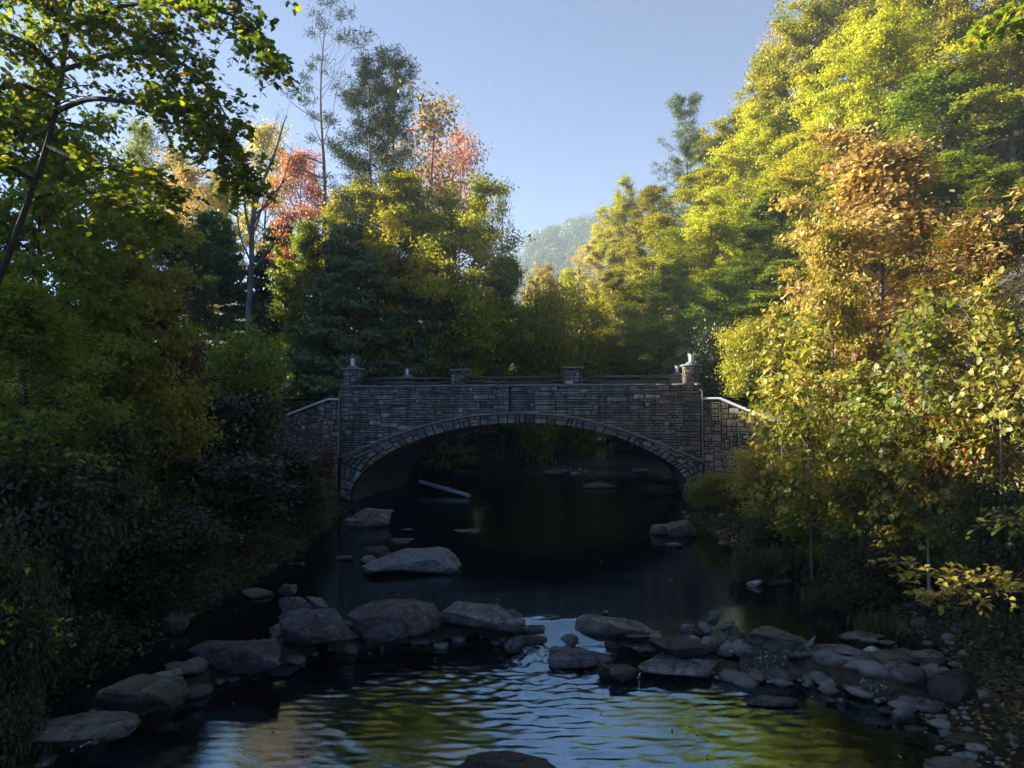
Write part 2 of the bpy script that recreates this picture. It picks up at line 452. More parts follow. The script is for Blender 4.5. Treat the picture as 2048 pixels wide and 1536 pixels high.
# ------------------------------------------------------------------ stonework
def stone_mat(name, stops, bump=.5):
    m, nt, out = new_mat(name); L = nt.links.new
    at = N(nt, "ShaderNodeAttribute", attribute_name="rnd")
    rp = ramp(nt, stops, 'LINEAR'); L(at.outputs["Fac"], rp.inputs[0])
    tc = N(nt, "ShaderNodeTexCoord")
    n1 = N(nt, "ShaderNodeTexNoise"); n1.inputs["Scale"].default_value = 9; n1.inputs["Detail"].default_value = 8
    L(tc.outputs["Object"], n1.inputs[0])
    n3 = N(nt, "ShaderNodeTexNoise"); n3.inputs["Scale"].default_value = .9; n3.inputs["Detail"].default_value = 4
    L(tc.outputs["Object"], n3.inputs[0])
    r2 = ramp(nt, [(.3, (.6, .6, .6)), (.7, (1.35, 1.33, 1.3))]); L(n1.outputs[0], r2.inputs[0])
    r3 = ramp(nt, [(.35, (.78, .82, .76)), (.65, (1.15, 1.1, 1.08))]); L(n3.outputs[0], r3.inputs[0])
    a = N(nt, "ShaderNodeMixRGB", blend_type='MULTIPLY'); a.inputs[0].default_value = 1
    b2 = N(nt, "ShaderNodeMixRGB", blend_type='MULTIPLY'); b2.inputs[0].default_value = 1
    L(rp.outputs[0], a.inputs[1]); L(r2.outputs[0], a.inputs[2]); L(a.outputs[0], b2.inputs[1]); L(r3.outputs[0], b2.inputs[2])
    # damp runs down the face and mossy patches
    ms = N(nt, "ShaderNodeMapping"); ms.inputs[3].default_value = (2.2, 2.2, .22); L(tc.outputs["Object"], ms.inputs[0])
    n4 = N(nt, "ShaderNodeTexNoise"); n4.inputs["Scale"].default_value = 1.3; n4.inputs["Detail"].default_value = 6; L(ms.outputs[0], n4.inputs[0])
    r4 = ramp(nt, [(.40, (.55, .54, .50)), (.56, (1, 1, 1)), (.72, (1.12, 1.12, 1.1))]); L(n4.outputs[0], r4.inputs[0])
    b4 = N(nt, "ShaderNodeMixRGB", blend_type='MULTIPLY'); b4.inputs[0].default_value = .85; L(b2.outputs[0], b4.inputs[1]); L(r4.outputs[0], b4.inputs[2])
    n5 = N(nt, "ShaderNodeTexNoise"); n5.inputs["Scale"].default_value = 1.1; n5.inputs["Detail"].default_value = 9; n5.inputs["Roughness"].default_value = .7
    ad5 = N(nt, "ShaderNodeVectorMath", operation='ADD'); ad5.inputs[1].default_value = (13, 7, 3); L(tc.outputs["Object"], ad5.inputs[0]); L(ad5.outputs[0], n5.inputs[0])
    r5 = ramp(nt, [(.58, (0, 0, 0)), (.70, (.7, .7, .7))]); L(n5.outputs[0], r5.inputs[0])
    b5 = N(nt, "ShaderNodeMixRGB"); L(r5.outputs[0], b5.inputs[0]); L(b4.outputs[0], b5.inputs[1]); b5.inputs[2].default_value = (.075, .085, .035, 1)
    p = N(nt, "ShaderNodeBsdfPrincipled"); p.inputs["Roughness"].default_value = .88; p.inputs["Specular IOR Level"].default_value = .25
    L(b5.outputs[0], p.inputs["Base Color"])
    b = N(nt, "ShaderNodeBump"); b.inputs[0].default_value = bump; b.inputs[1].default_value = .03
    L(n1.outputs[0], b.inputs["Height"]); L(b.outputs[0], p.inputs["Normal"])
    L(p.outputs[0], out.inputs[0])
    return m
ST = [(0, (.11, .125, .13)), (.12, (.19, .205, .21)), (.3, (.29, .305, .305)), (.45, (.33, .345, .335)), (.5, (.41, .41, .38)),
      (.56, (.24, .25, .19)), (.62, (.24, .21, .15)), (.75, (.25, .18, .125)), (.9, (.32, .24, .18)), (1, (.42, .35, .28))]
M['stone'] = stone_mat('ledge_stone', ST)
M['mortar'] = noise_mat('mortar', [(.02, .02, .02), (.045, .045, .042)], 6, .95, .3, 30)
M['concrete'] = noise_mat('vault_concrete', [(.13, .11, .09), (.20, .17, .14), (.26, .23, .20)], 1.2, .85, .2, 20)
M['cap'] = noise_mat('cap_stone', [(.16, .165, .165), (.24, .245, .24), (.32, .32, .31)], 3, .8, .3, 20)
M['white_cap'] = noise_mat('pale_limestone', [(.55, .57, .58), (.68, .70, .71)], 2, .6, .1, 25)
M['rail'] = noise_mat('dark_painted_rail', [(.03, .03, .033), (.05, .05, .055)], 3, .38, .05, 30, spec=.6)
M['asphalt'] = noise_mat('asphalt', [(.035, .035, .037), (.06, .06, .06)], 20, .9, .3, 60)

def ashlar(W, H, cell, wr_, hr_, rng, pw=None):
    nx, nz = int(W / cell), int(H / cell)
    occ = np.zeros((nz, nx), bool); out = []
    for k in range(nz):
        i = 0
        while i < nx:
            if occ[k, i]: i += 1; continue
            w = rng.randint(wr_[0], wr_[1] + 1); h = hr_[rng.randint(len(hr_))]
            w = min(w, nx - i); h = min(h, nz - k)
            while occ[k, i:i + w].any(): w -= 1
            if nx - i - w == 1 and not occ[k, nx - 1]: w += 1
            while occ[k:k + h, i:i + w].any(): h -= 1
            occ[k:k + h, i:i + w] = True
            out.append((i * cell, (i + w) * cell, k * cell, (k + h) * cell)); i += w
    return out

def stones(rects, fmap, rng, gap=.012, depth=(.03, .09), cham=.022, rfun=None):
    """rects (a0,a1,b0,b1) in wall space; fmap(a,b,d) -> xyz with d = how far the point stands out"""
    Vs, Fs, Rs = [], [], []
    vo = 0
    for (a0, a1, b0, b1) in rects:
        a0 += gap; a1 -= gap; b0 += gap; b1 -= gap
        if a1 - a0 < .03 or b1 - b0 < .03: continue
        d = rng.uniform(*depth); c = min(cham, .25 * (a1 - a0), .25 * (b1 - b0))
        j = lambda: rng.uniform(-.3, .3) * c
        am, bm = (a0 + a1) / 2 + 4 * j(), (b0 + b1) / 2 + 2 * j()
        pts = [fmap(a0, b0, -.03), fmap(a1, b0, -.03), fmap(a1, b1, -.03), fmap(a0, b1, -.03),
               fmap(a0 + c + j(), b0 + c + j(), d + j()), fmap(a1 - c + j(), b0 + c + j(), d + j()), fmap(a1 - c + j(), b1 - c + j(), d + j()), fmap(a0 + c + j(), b1 - c + j(), d + j()),
               fmap(am, bm, d + rng.uniform(.0, .03))]
        Vs += pts
        Fs += [(vo, vo + 1, vo + 5, vo + 4), (vo + 1, vo + 2, vo + 6, vo + 5), (vo + 2, vo + 3, vo + 7, vo + 6), (vo + 3, vo, vo + 4, vo + 7)]
        tri = [(vo + 4, vo + 5, vo + 8, vo + 8), (vo + 5, vo + 6, vo + 8, vo + 8), (vo + 6, vo + 7, vo + 8, vo + 8), (vo + 7, vo + 4, vo + 8, vo + 8)]
        r = rfun((a0 + a1) / 2, (b0 + b1) / 2) if rfun else rng.uniform(0, .5)
        Rs += [r] * 8
        Fs += tri
        vo += 9
    V = np.array(Vs); F = np.array(Fs); R = np.array(Rs)
    istri = F[:, 2] == F[:, 3]
    return [(V, F[~istri], R[~istri], 0), (V, F[istri][:, :3], R[istri], 0)]

INNER = [(700, 1014), (702, 985), (712, 962), (735, 938), (770, 912), (810, 891), (860, 872), (920, 857), (980, 849), (1045, 846), (1110, 849), (1170, 858), (1230, 873), (1285, 896), (1330, 921), (1360, 946), (1374, 970), (1381, 1004)]
OUTER = [(681, 1014), (681, 982), (681, 950), (684, 915), (735, 893), (790, 871), (850, 852), (915, 837), (980, 829), (1045, 827), (1115, 831), (1175, 841), (1240, 859), (1300, 880), (1355, 902), (1403, 922), (1405, 958), (1405, 1004)]
IN = np.array([pix_uz(*p) for p in INNER]); OU = np.array([pix_uz(*p) for p in OUTER])
IN[0, 1] = IN[-1, 1] = -.5; OU[0, 1] = OU[-1, 1] = -.5
def dens(P, n):
    Q = catmull(np.column_stack([P, np.zeros(len(P))]), n); return Q[:, :2]
IN2, OU2 = dens(IN, 120), dens(OU, 120)
IN2[:, 1] = np.maximum.accumulate(IN2[:, 1]) if False else IN2[:, 1]
ARC = OU[3:16]
ARC_D = dens(ARC, 90)
ZTOP = 5.76
bridge = tag(empty('stone_bridge', (BC[0], BC[1], 0), BROT), 'grey and brown stone arch bridge spanning the stream with dark rails', 'bridge')

def arch_top(u): return np.interp(u, ARC_D[:, 0], ARC_D[:, 1])

def brown(u, z):
    f = np.clip((u - 3.2) / 4.5, 0, 1) * .55 + .5 * math.exp(-((u + 5.05) / .55) ** 2 - ((z - 5.0) / .45) ** 2) + (.06 if u > 0 else 0)
    return f

def face_rnd(rng, f):
    return rng.uniform(.55, 1.0) if rng.rand() < f else (rng.beta(2, 3) * .48 if rng.rand() > .05 else .5)

rngb = np.random.RandomState(5)
def spandrel(v0, sgn, seed, nm):
    rng = np.random.RandomState(seed)
    rects = []
    W = 2 * HALF
    for part in ((-HALF, -.105), (-.10, HALF)):
        for (a0, a1, b0, b1) in ashlar(part[1] - part[0], ZTOP - 2.2, .127, (2, 8), [1, 1, 1, 1, 1, 2], rng):
            a0 += part[0]; a1 += part[0]; b0 += 2.2; b1 += 2.2
            um = (a0 + a1) / 2
            top = max(arch_top(a0), arch_top(a1))
            lowz = min(arch_top(a0), arch_top(a1))
            if b1 < lowz - .02: continue
            rects.append((a0, a1, max(b0, lowz - .06), b1))
    g = stones(rects, lambda a, b, d: (sgn * a, v0 - sgn * d, b), rng, .007, (.0, .10), .03, lambda a, b: face_rnd(rng, brown(a, b)))
    # backing wall with the arch cut out of it
    us = ARC_D[:, 0]; zt = np.full(len(us), ZTOP)
    n = len(us)
    V = np.array([(sgn * u, v0, z) for u, z in zip(us, arch_top(us))] + [(sgn * u, v0, ZTOP) for u in us] +
                 [(sgn * u, v0 + sgn * .35, z) for u, z in zip(us, arch_top(us))] + [(sgn * u, v0 + sgn * .35, ZTOP) for u in us])
    i = np.arange(n - 1)
    F = np.concatenate([np.stack([i, i + 1, n + i + 1, n + i], 1), np.stack([2 * n + i + 1, 2 * n + i, 3 * n + i, 3 * n + i + 1], 1),
                        np.stack([n + i, n + i + 1, 3 * n + i + 1, 3 * n + i], 1)])
    g.append((V, F, None, 1))
    return build(nm, g, [M['stone'], M['mortar']], bridge)
spandrel(0.0, 1, 11, 'spandrel_wall'); spandrel(BW, -1, 12, 'spandrel_wall')

def ring(v0, sgn, seed):
    rng = np.random.RandomState(seed)
    L = np.concatenate([[0], np.cumsum(np.linalg.norm(np.diff((IN2 + OU2) / 2, axis=0), axis=1))])
    rects = []
    for part in [(0, L[-1])]:
        s = 0.0
        while s < L[-1]:
            w = rng.uniform(.28, .7); e = min(s + w, L[-1])
            th = float(np.interp((s + e) / 2, L, np.linalg.norm(IN2 - OU2, axis=1)))
            k = rng.choice([1, 2, 2, 3]) if th < .7 else max(2, int(th / .25))
            cuts = np.sort(np.concatenate([[0, 1], np.clip(np.arange(1, k) / k + rng.uniform(-.1, .1, k - 1), .1, .9)]))
            for c0, c1 in zip(cuts[:-1], cuts[1:]):
                if rng.rand() < .3 and e - s > .35:
                    m = s + (e - s) * rng.uniform(.4, .6)
                    rects += [(s, m, c0, c1), (m, e, c0, c1)]
                else:
                    rects.append((s, e, c0, c1))
            s = e
    def fm(a, b, d):
        ii = np.array((np.interp(a, L, IN2[:, 0]), np.interp(a, L, IN2[:, 1])))
        oo = np.array((np.interp(a, L, OU2[:, 0]), np.interp(a, L, OU2[:, 1])))
        p = ii + (oo - ii) * b
        return (sgn * p[0], v0 - sgn * d, p[1])
    # gap is in metres along the arch but a fraction across it
    def fm2(a, b, d): return fm(a, min(1, max(0, b)), d)
    g = stones(rects, fm2, rng, .02, (.02, .06), .025, lambda a, b: face_rnd(rng, .12 + .4 * (a / L[-1]) ** 2))
    n = 120
    V = np.array([(sgn * p[0], v0 - sgn * .004, p[1]) for p in IN2] + [(sgn * p[0], v0 - sgn * .004, p[1]) for p in OU2] + [(sgn * p[0], v0 + sgn * .4, p[1]) for p in IN2])
    i = np.arange(n - 1)
    g.append((V, np.concatenate([np.stack([i, i + 1, n + i + 1, n + i], 1), np.stack([i, 2 * n + i, 2 * n + i + 1, i + 1], 1)]), None, 1))
    build('arch_ring', g, [M['stone'], M['mortar']], bridge)
    # moulding
    A = ARC_D; nn = len(A)
    T = np.gradient(A, axis=0); T /= np.linalg.norm(T, axis=1)[:, None]; Nn = np.column_stack([-T[:, 1], T[:, 0]])
    lo, hi = A - Nn * .04, A + Nn * .06
    prof = [(lo, .0), (lo, .13), (hi, .17), (hi, .0)]
    V = np.array([(sgn * p[0], v0 - sgn * d, p[1]) for P_, d in prof for p in P_])
    F = np.concatenate([np.stack([k * nn + np.arange(nn - 1), k * nn + np.arange(1, nn), (k + 1) * nn + np.arange(1, nn), (k + 1) * nn + np.arange(nn - 1)], 1) for k in range(3)])
    build('arch_moulding', [(V, F)], M['cap'], bridge)
ring(0.0, 1, 21); ring(BW, -1, 22)

# vault
n = 120
V = np.array([(p[0], .4, p[1]) for p in IN2] + [(p[0], BW - .4, p[1]) for p in IN2]); i = np.arange(n - 1)
build('vault', [(V, np.stack([i, n + i, n + i + 1, i + 1], 1))], M['concrete'], bridge, smooth=True)
# abutment cheeks closing the sides, roadway, copings
for s in (-1, 1):
    V, F = box(s * HALF - .06, s * HALF + .06, .36, BW - .36, -.5, ZTOP - .01)
    build('end_wall', [(V, F)], M['concrete'], bridge)
V, F = box(-HALF + .07, HALF - .07, .36, BW - .36, 4.95, 5.2)
build('roadway', [(V, F)], M['asphalt'], bridge)
for v0 in (0, BW):
    x = -HALF; gs = []
    rng = np.random.RandomState(int(v0 * 7) + 3)
    while x < HALF - .1:
        w = min(rng.uniform(.7, 1.3), HALF - x)
        V, F = box(x + .006, x + w - .006, (v0 - .09 if v0 == 0 else v0 - .40), (v0 + .40 if v0 == 0 else v0 + .09), ZTOP, ZTOP + .075)
        gs.append((V, F)); x += w
    build('coping', gs, M['cap'], bridge)

PIL_U = [pix_uz(699.5, 760)[0] + .02, pix_uz(917, 760)[0], pix_uz(1145, 760)[0], pix_uz(1384, 760)[0]]
def pillar(u, v, top, seed, wid=.82):
    rng = np.random.RandomState(seed); h = wid / 2 - .05; g = []
    z0 = ZTOP + .076
    for (nx, ny) in ((0, -1), (1, 0), (0, 1), (-1, 0)):
        r = ashlar(2 * h, top - z0, .10, (2, 5), [1, 1, 1, 2], rng)
        def fm(a, b, d, nx=nx, ny=ny):
            a -= h
            return (u + (-ny * a if ny else 0) + nx * (h + d) + (0 if ny else 0), v + (nx * a) + ny * (h + d), b + z0)
        g += stones(r, fm, rng, .006, (.0, .06), .02, lambda a, b: face_rnd(rng, brown(u, 5.5)))
    V, F = box(u - h, u + h, v - h, v + h, z0 - .01, top - .01)
    g.append((V, F, None, 1))
    o = build('pillar', g, [M['stone'], M['mortar']], bridge)
    V, F = box(u - wid / 2 - .06, u + wid / 2 + .06, v - wid / 2 - .06, v + wid / 2 + .06, top, top + .065)
    c = build('pillar_cap', [(V, F)], M['cap'], o)
    return c
PTOP = [6.66, 6.55, 6.6, 6.66]
for v in (.34, BW - .34):
    for k in range(4):
        pillar(PIL_U[k], v, PTOP[k], 40 + k + int(v) * 10)
    for k in range(3):
        a, b = PIL_U[k] + .47, PIL_U[k + 1] - .47
        for z0, z1 in ((5.90, 6.00), (6.13, 6.25)):
            V, F = box(a, b, v - .10, v + .10, z0, z1)
            build('rail', [(V, F)], M['rail'], bridge)
for s, px in ((-1, 681), (1, 1404)):
    u = s * (HALF + .03)
    P = catmull([(u, -.09, 2.2), (u, -.09, 3.6), (u, -.09, 5.3), (u - s * .04, -.09, 5.5), (u - s * .14, -.06, 5.55)], 24)
    V, F = tube(P, .035, 8)
    build('drain_pipe', [(V, F)], M['cap'], bridge, smooth=True)

# lanterns -----------------------------------------------------------
def lamp_glass():
    m, nt, out = new_mat('frosted_glass'); L = nt.links.new
    p = N(nt, "ShaderNodeBsdfPrincipled"); p.inputs["Base Color"].default_value = (.86, .9, .92, 1); p.inputs["Roughness"].default_value = .25
    L(p.outputs[0], out.inputs[0]); return m
M['glass'] = lamp_glass()
def lantern(u, v, z, label):
    p = from_uv(u, v, z)
    e = tag(empty('lantern', p, BROT), label, 'lantern', 'lanterns on the bridge pillars')
    V, F = box(-.23, .23, -.23, .23, 0, .075); build('base', [(V, F)], M['cap'], e)
    V, F = box(-.15, .15, -.15, .15, .075, .115); build('frame', [(V, F)] + [box(sx * .125 - .016, sx * .125 + .016, sy * .125 - .016, sy * .125 + .016, .116, .62) for sx in (-1, 1) for sy in (-1, 1)] + [box(-.135, .135, -.135, .135, .50, .53)], M['rail'], e)
    V, F = tube(catmull([(0, 0, .117), (0, 0, .3), (0, 0, .498)], 6), .115, 16); build('glass', [(V, F)], M['glass'], e, smooth=True)
    return e
lantern(PIL_U[0], .34, PTOP[0] + .091, 'white glass lantern on the near left end pillar beside the leafy bank')
lantern(PIL_U[3], .34, PTOP[3] + .091, 'white glass lantern on the tall brown pillar at the near right end')
lantern(PIL_U[0], BW - .34, PTOP[0] + .091, 'white lantern seen above the left rail on the far parapet')
lantern(PIL_U[3], BW - .34, PTOP[3] + .091, 'small white lantern on the far parapet beside the right end pillar')

# wing walls ---------------------------------------------------------
def wing_wall(s, length, flare, zflat, prof, zbot, label, seed, fb):
    rng = np.random.RandomState(seed)
    o = from_uv(s * (HALF + .08), .0)
    du = np.array((s * math.cos(flare), -math.sin(flare)))
    d2 = du[0] * EU + du[1] * EV
    nrm = np.array((d2[1], -d2[0])) * (1 if s > 0 else -1)
    if nrm @ EV > 0: nrm = -nrm
    e = tag(empty('wing_wall', (o[0], o[1], 0)), label, 'wall')
    top = lambda a: float(np.interp(a, [p[0] for p in prof], [p[1] for p in prof]))
    fm = lambda a, b, d: (d2[0] * a + nrm[0] * d, d2[1] * a + nrm[1] * d, b)
    rects = []
    for (a0, a1, b0, b1) in ashlar(length, zflat - zbot, .115, (1, 4), [1, 1, 2, 2, 3], rng):
        b0 += zbot; b1 += zbot
        t = min(top(a0), top(a1))
        if b0 > t - .04: continue
        rects.append((a0, a1, b0, min(b1, t)))
    g = stones(rects, fm, rng, .012, (.01, .04), .018, lambda a, b: face_rnd(rng, fb(a, b)))
    k = 30; aa = np.linspace(0, length, k)
    V = np.array([fm(a, zbot, -.004) for a in aa] + [fm(a, top(a), -.004) for a in aa] + [fm(a, zbot, -.4) for a in aa] + [fm(a, top(a), -.4) for a in aa])
    i = np.arange(k - 1)
    g.append((V, np.concatenate([np.stack([i, i + 1, k + i + 1, k + i], 1), np.stack([2 * k + i, 3 * k + i, 3 * k + i + 1, 2 * k + i + 1], 1), np.stack([k + i, k + i + 1, 3 * k + i + 1, 3 * k + i], 1)]), None, 1))
    build('wall_face', g, [M['stone'], M['mortar']], e)
    aa = np.array(sorted(set(list(np.linspace(0, length, 30)) + [p[0] for p in prof])))
    k = len(aa)
    V = np.array([fm(a, top(a) + .003, .07) for a in aa] + [fm(a, top(a) + .11, .07) for a in aa] + [fm(a, top(a) + .11, -.45) for a in aa] + [fm(a, top(a) + .003, -.45) for a in aa])
    i = np.arange(k - 1)
    build('coping', [(V, np.concatenate([np.stack([q * k + i, q * k + i + 1, ((q + 1) % 4) * k + i + 1, ((q + 1) % 4) * k + i], 1) for q in range(4)]))], M['white_cap'], e)
    return e
wing_wall(-1, 4.4, .30, 5.2, [(0, 5.1), (.55, 5.1), (2.7, 4.25), (4.4, 3.6)], -.4, 'left wing wall of square cut grey stone with pale sloping coping', 61, lambda a, b: .15 + .5 * (b < 3.6))
wing_wall(1, 6.6, .34, 5.2, [(0, 5.08), (.75, 5.08), (3.0, 4.1), (6.6, 2.9)], -.4, 'right wing wall of brown squared stone partly hidden by yellow leaves', 62, lambda a, b: .75)
# low approach wall beyond the right end
g = from_uv(HALF + 3.2, BW - .3)
aw = tag(empty('approach_wall', (g[0], g[1], 0), BROT), 'low stone approach wall with flat pale coping behind the right wing wall', 'wall')
rng = np.random.RandomState(63)
gr = stones(ashlar(6.4, .6, .11, (2, 5), [1, 1, 2], rng), lambda a, b, d: (a - 3.2, -.15 - d, b + 4.6), rng, .008, (.0, .04), .02, lambda a, b: face_rnd(rng, .5))
V, F = box(-3.2, 3.2, -.148, .15, 4.5, 5.24); gr.append((V, F, None, 1))
build('wall_face', gr, [M['stone'], M['mortar']], aw)
V, F = box(-3.2, 3.2, -.24, .24, 5.243, 5.33); build('coping', [(V, F)], M['white_cap'], aw)
# road approaches
for s in (-1, 1):
    P = []
    for k in range(30):
        u = s * (HALF + .1 + k * 1.2)
        for v in (1.2, 4.7, BW - 1.2):
            P.append(from_uv(u, v, 5.2 + .5 * (k / 30) ** 2))
    V = np.array(P); V[:, 2] = np.maximum(V[:, 2], ground_z(V[:, 0], V[:, 1]) + .06)
    i = np.arange(29)[:, None] * 3; j = np.arange(2)[None, :]
    F = np.stack([i + j, i + j + 1, i + 4 + j, i + 3 + j], -1).reshape(-1, 4)
    tag(build('road', [(V, F)], M['asphalt']), kind='structure')
# ------------------------------------------------------------------ boulders
def rock_mat(name, cols, lichen=None, stretch=(1, 1, 1), strata=0.0, rough=.72):
    m, nt, out = new_mat(name); L = nt.links.new
    tc = N(nt, "ShaderNodeTexCoord"); oi = N(nt, "ShaderNodeObjectInfo")
    ad = N(nt, "ShaderNodeVectorMath", operation='ADD'); L(tc.outputs["Object"], ad.inputs[0])
    sc = N(nt, "ShaderNodeMath", operation='MULTIPLY'); sc.inputs[1].default_value = 37.0; L(oi.outputs["Random"], sc.inputs[0])
    L(sc.outputs[0], ad.inputs[1])
    mp = N(nt, "ShaderNodeMapping"); mp.inputs[3].default_value = stretch; L(ad.outputs[0], mp.inputs[0])
    n1 = N(nt, "ShaderNodeTexNoise"); n1.inputs["Scale"].default_value = 2.6; n1.inputs["Detail"].default_value = 10; n1.inputs["Roughness"].default_value = .7
    L(mp.outputs[0], n1.inputs[0])
    rp = ramp(nt, [(.27 + .46 * p, c) for p, c in pal(cols)]); L(n1.outputs[0], rp.inputs[0])
    base = rp.outputs[0]
    n2 = N(nt, "ShaderNodeTexNoise"); n2.inputs["Scale"].default_value = 30; n2.inputs["Detail"].default_value = 8; n2.inputs["Roughness"].default_value = .75
    L(mp.outputs[0], n2.inputs[0])
    r2 = ramp(nt, [(.3, (.55, .55, .55)), (.7, (1.4, 1.4, 1.4))]); L(n2.outputs[0], r2.inputs[0])
    mm = N(nt, "ShaderNodeMixRGB", blend_type='MULTIPLY'); mm.inputs[0].default_value = .8
    L(base, mm.inputs[1]); L(r2.outputs[0], mm.inputs[2]); base = mm.outputs[0]
    if lichen:
        n3 = N(nt, "ShaderNodeTexNoise"); n3.inputs["Scale"].default_value = lichen[1]; n3.inputs["Detail"].default_value = 7
        L(ad.outputs[0], n3.inputs[0])
        r3 = ramp(nt, [(lichen[2], (0, 0, 0)), (lichen[2] + .06, (1, 1, 1))]); L(n3.outputs[0], r3.inputs[0])
        ml = N(nt, "ShaderNodeMixRGB"); L(r3.outputs[0], ml.inputs[0]); L(base, ml.inputs[1]); ml.inputs[2].default_value = (*lichen[0], 1)
        base = ml.outputs[0]
    # cracks
    wv = N(nt, "ShaderNodeVectorMath", operation='MULTIPLY_ADD'); L(n1.outputs["Color"], wv.inputs[0]); wv.inputs[1].default_value = (.9, .9, .9); L(ad.outputs[0], wv.inputs[2])
    ms = N(nt, "ShaderNodeMapping"); ms.inputs[3].default_value = (1, 1, 2.2); L(wv.outputs[0], ms.inputs[0])
    vo = N(nt, "ShaderNodeTexVoronoi", feature='DISTANCE_TO_EDGE'); vo.inputs["Scale"].default_value = 1.7; L(ms.outputs[0], vo.inputs[0])
    vr = N(nt, "ShaderNodeMapRange"); vr.inputs[2].default_value = .035; L(vo.outputs["Distance"], vr.inputs[0])
    cm = N(nt, "ShaderNodeMixRGB", blend_type='MULTIPLY'); cm.inputs[0].default_value = 1
    cr = ramp(nt, [(0, (.35, .34, .33)), (1, (1, 1, 1))]); L(vr.outputs[0], cr.inputs[0])
    L(base, cm.inputs[1]); L(cr.outputs[0], cm.inputs[2]); base = cm.outputs[0]
    p = N(nt, "ShaderNodeBsdfPrincipled"); p.inputs["Specular IOR Level"].default_value = .4
    # wet band along the water line
    ge = N(nt, "ShaderNodeNewGeometry"); sp = N(nt, "ShaderNodeSeparateXYZ"); L(ge.outputs["Position"], sp.inputs[0])
    wa = N(nt, "ShaderNodeAttribute", attribute_type='OBJECT', attribute_name='waterline')
    su = N(nt, "ShaderNodeMath", operation='SUBTRACT'); L(sp.outputs[2], su.inputs[0]); L(wa.outputs["Fac"], su.inputs[1])
    nm = N(nt, "ShaderNodeMath", operation='MULTIPLY_ADD'); L(n1.outputs[0], nm.inputs[0]); nm.inputs[1].default_value = -.16; L(su.outputs[0], nm.inputs[2])
    wr2 = N(nt, "ShaderNodeMapRange"); wr2.inputs[1].default_value = -.03; wr2.inputs[2].default_value = .05; L(nm.outputs[0], wr2.inputs[0])
    wm = N(nt, "ShaderNodeMixRGB", blend_type='MULTIPLY'); wm.inputs[0].default_value = 1
    wc = ramp(nt, [(0, (.36, .34, .30)), (1, (1, 1, 1))]); L(wr2.outputs[0], wc.inputs[0])
    L(base, wm.inputs[1]); L(wc.outputs[0], wm.inputs[2]); base = wm.outputs[0]
    ro = N(nt, "ShaderNodeMapRange"); ro.inputs[3].default_value = .22; ro.inputs[4].default_value = rough; L(wr2.outputs[0], ro.inputs[0])
    L(ro.outputs[0], p.inputs["Roughness"])
    L(base, p.inputs["Base Color"])
    b = N(nt, "ShaderNodeBump"); b.inputs[0].default_value = .75; b.inputs[1].default_value = .05
    L(n2.outputs[0], b.inputs["Height"])
    b2 = N(nt, "ShaderNodeBump"); b2.inputs[0].default_value = .7; b2.inputs[1].default_value = .12
    L(n1.outputs[0], b2.inputs["Height"]); L(b.outputs[0], b2.inputs["Normal"])
    b3 = N(nt, "ShaderNodeBump"); b3.inputs[0].default_value = .9; b3.inputs[1].default_value = .06; L(vr.outputs[0], b3.inputs["Height"]); L(b2.outputs[0], b3.inputs["Normal"]); L(b3.outputs[0], p.inputs["Normal"])
    L(p.outputs[0], out.inputs[0])
    return m
RK = {
 'grey': rock_mat('rock_grey', [(.035, .035, .033), (.09, .09, .086), (.16, .158, .15), (.27, .265, .25)], ((.32, .33, .29), 16, .60)),
 'purple': rock_mat('rock_purple', [(.018, .018, .019), (.045, .044, .047), (.08, .078, .082), (.14, .138, .14)], ((.17, .18, .14), 9, .62)),
 'tan': rock_mat('rock_tan', [(.05, .046, .038), (.12, .114, .097), (.20, .192, .168), (.30, .29, .26)], ((.28, .29, .22), 15, .62)),
 'mossy': rock_mat('rock_mossy', [(.03, .032, .022), (.075, .078, .055), (.13, .13, .095), (.20, .20, .155)], ((.08, .10, .03), 11, .56)),
 'lichen': rock_mat('rock_lichen', [(.03, .031, .026), (.065, .066, .052), (.11, .11, .085)], ((.36, .37, .31), 19, .57)),
 'strata': rock_mat('rock_strata', [(.04, .041, .043), (.14, .143, .148), (.30, .305, .315), (.48, .49, .50)], None, (1.1, 6, 3)),
 'dark': rock_mat('rock_dark', [(.014, .013, .012), (.03, .028, .025), (.05, .048, .042)], None, rough=.5),
 'white': rock_mat('rock_white', [(.40, .41, .40), (.52, .53, .51), (.62, .63, .61)], None),
 'wet': rock_mat('rock_wet', [(.05, .05, .06), (.09, .09, .105), (.14, .14, .155)], None, rough=.25),
}
def ico(sub):
    bm = bmesh.new(); bmesh.ops.create_icosphere(bm, subdivisions=sub, radius=1)
    V = np.array([v.co for v in bm.verts]); F = np.array([[v.index for v in f.verts] for f in bm.faces]); bm.free()
    return V, F
ICO = {k: ico(k) for k in (3, 4, 5)}
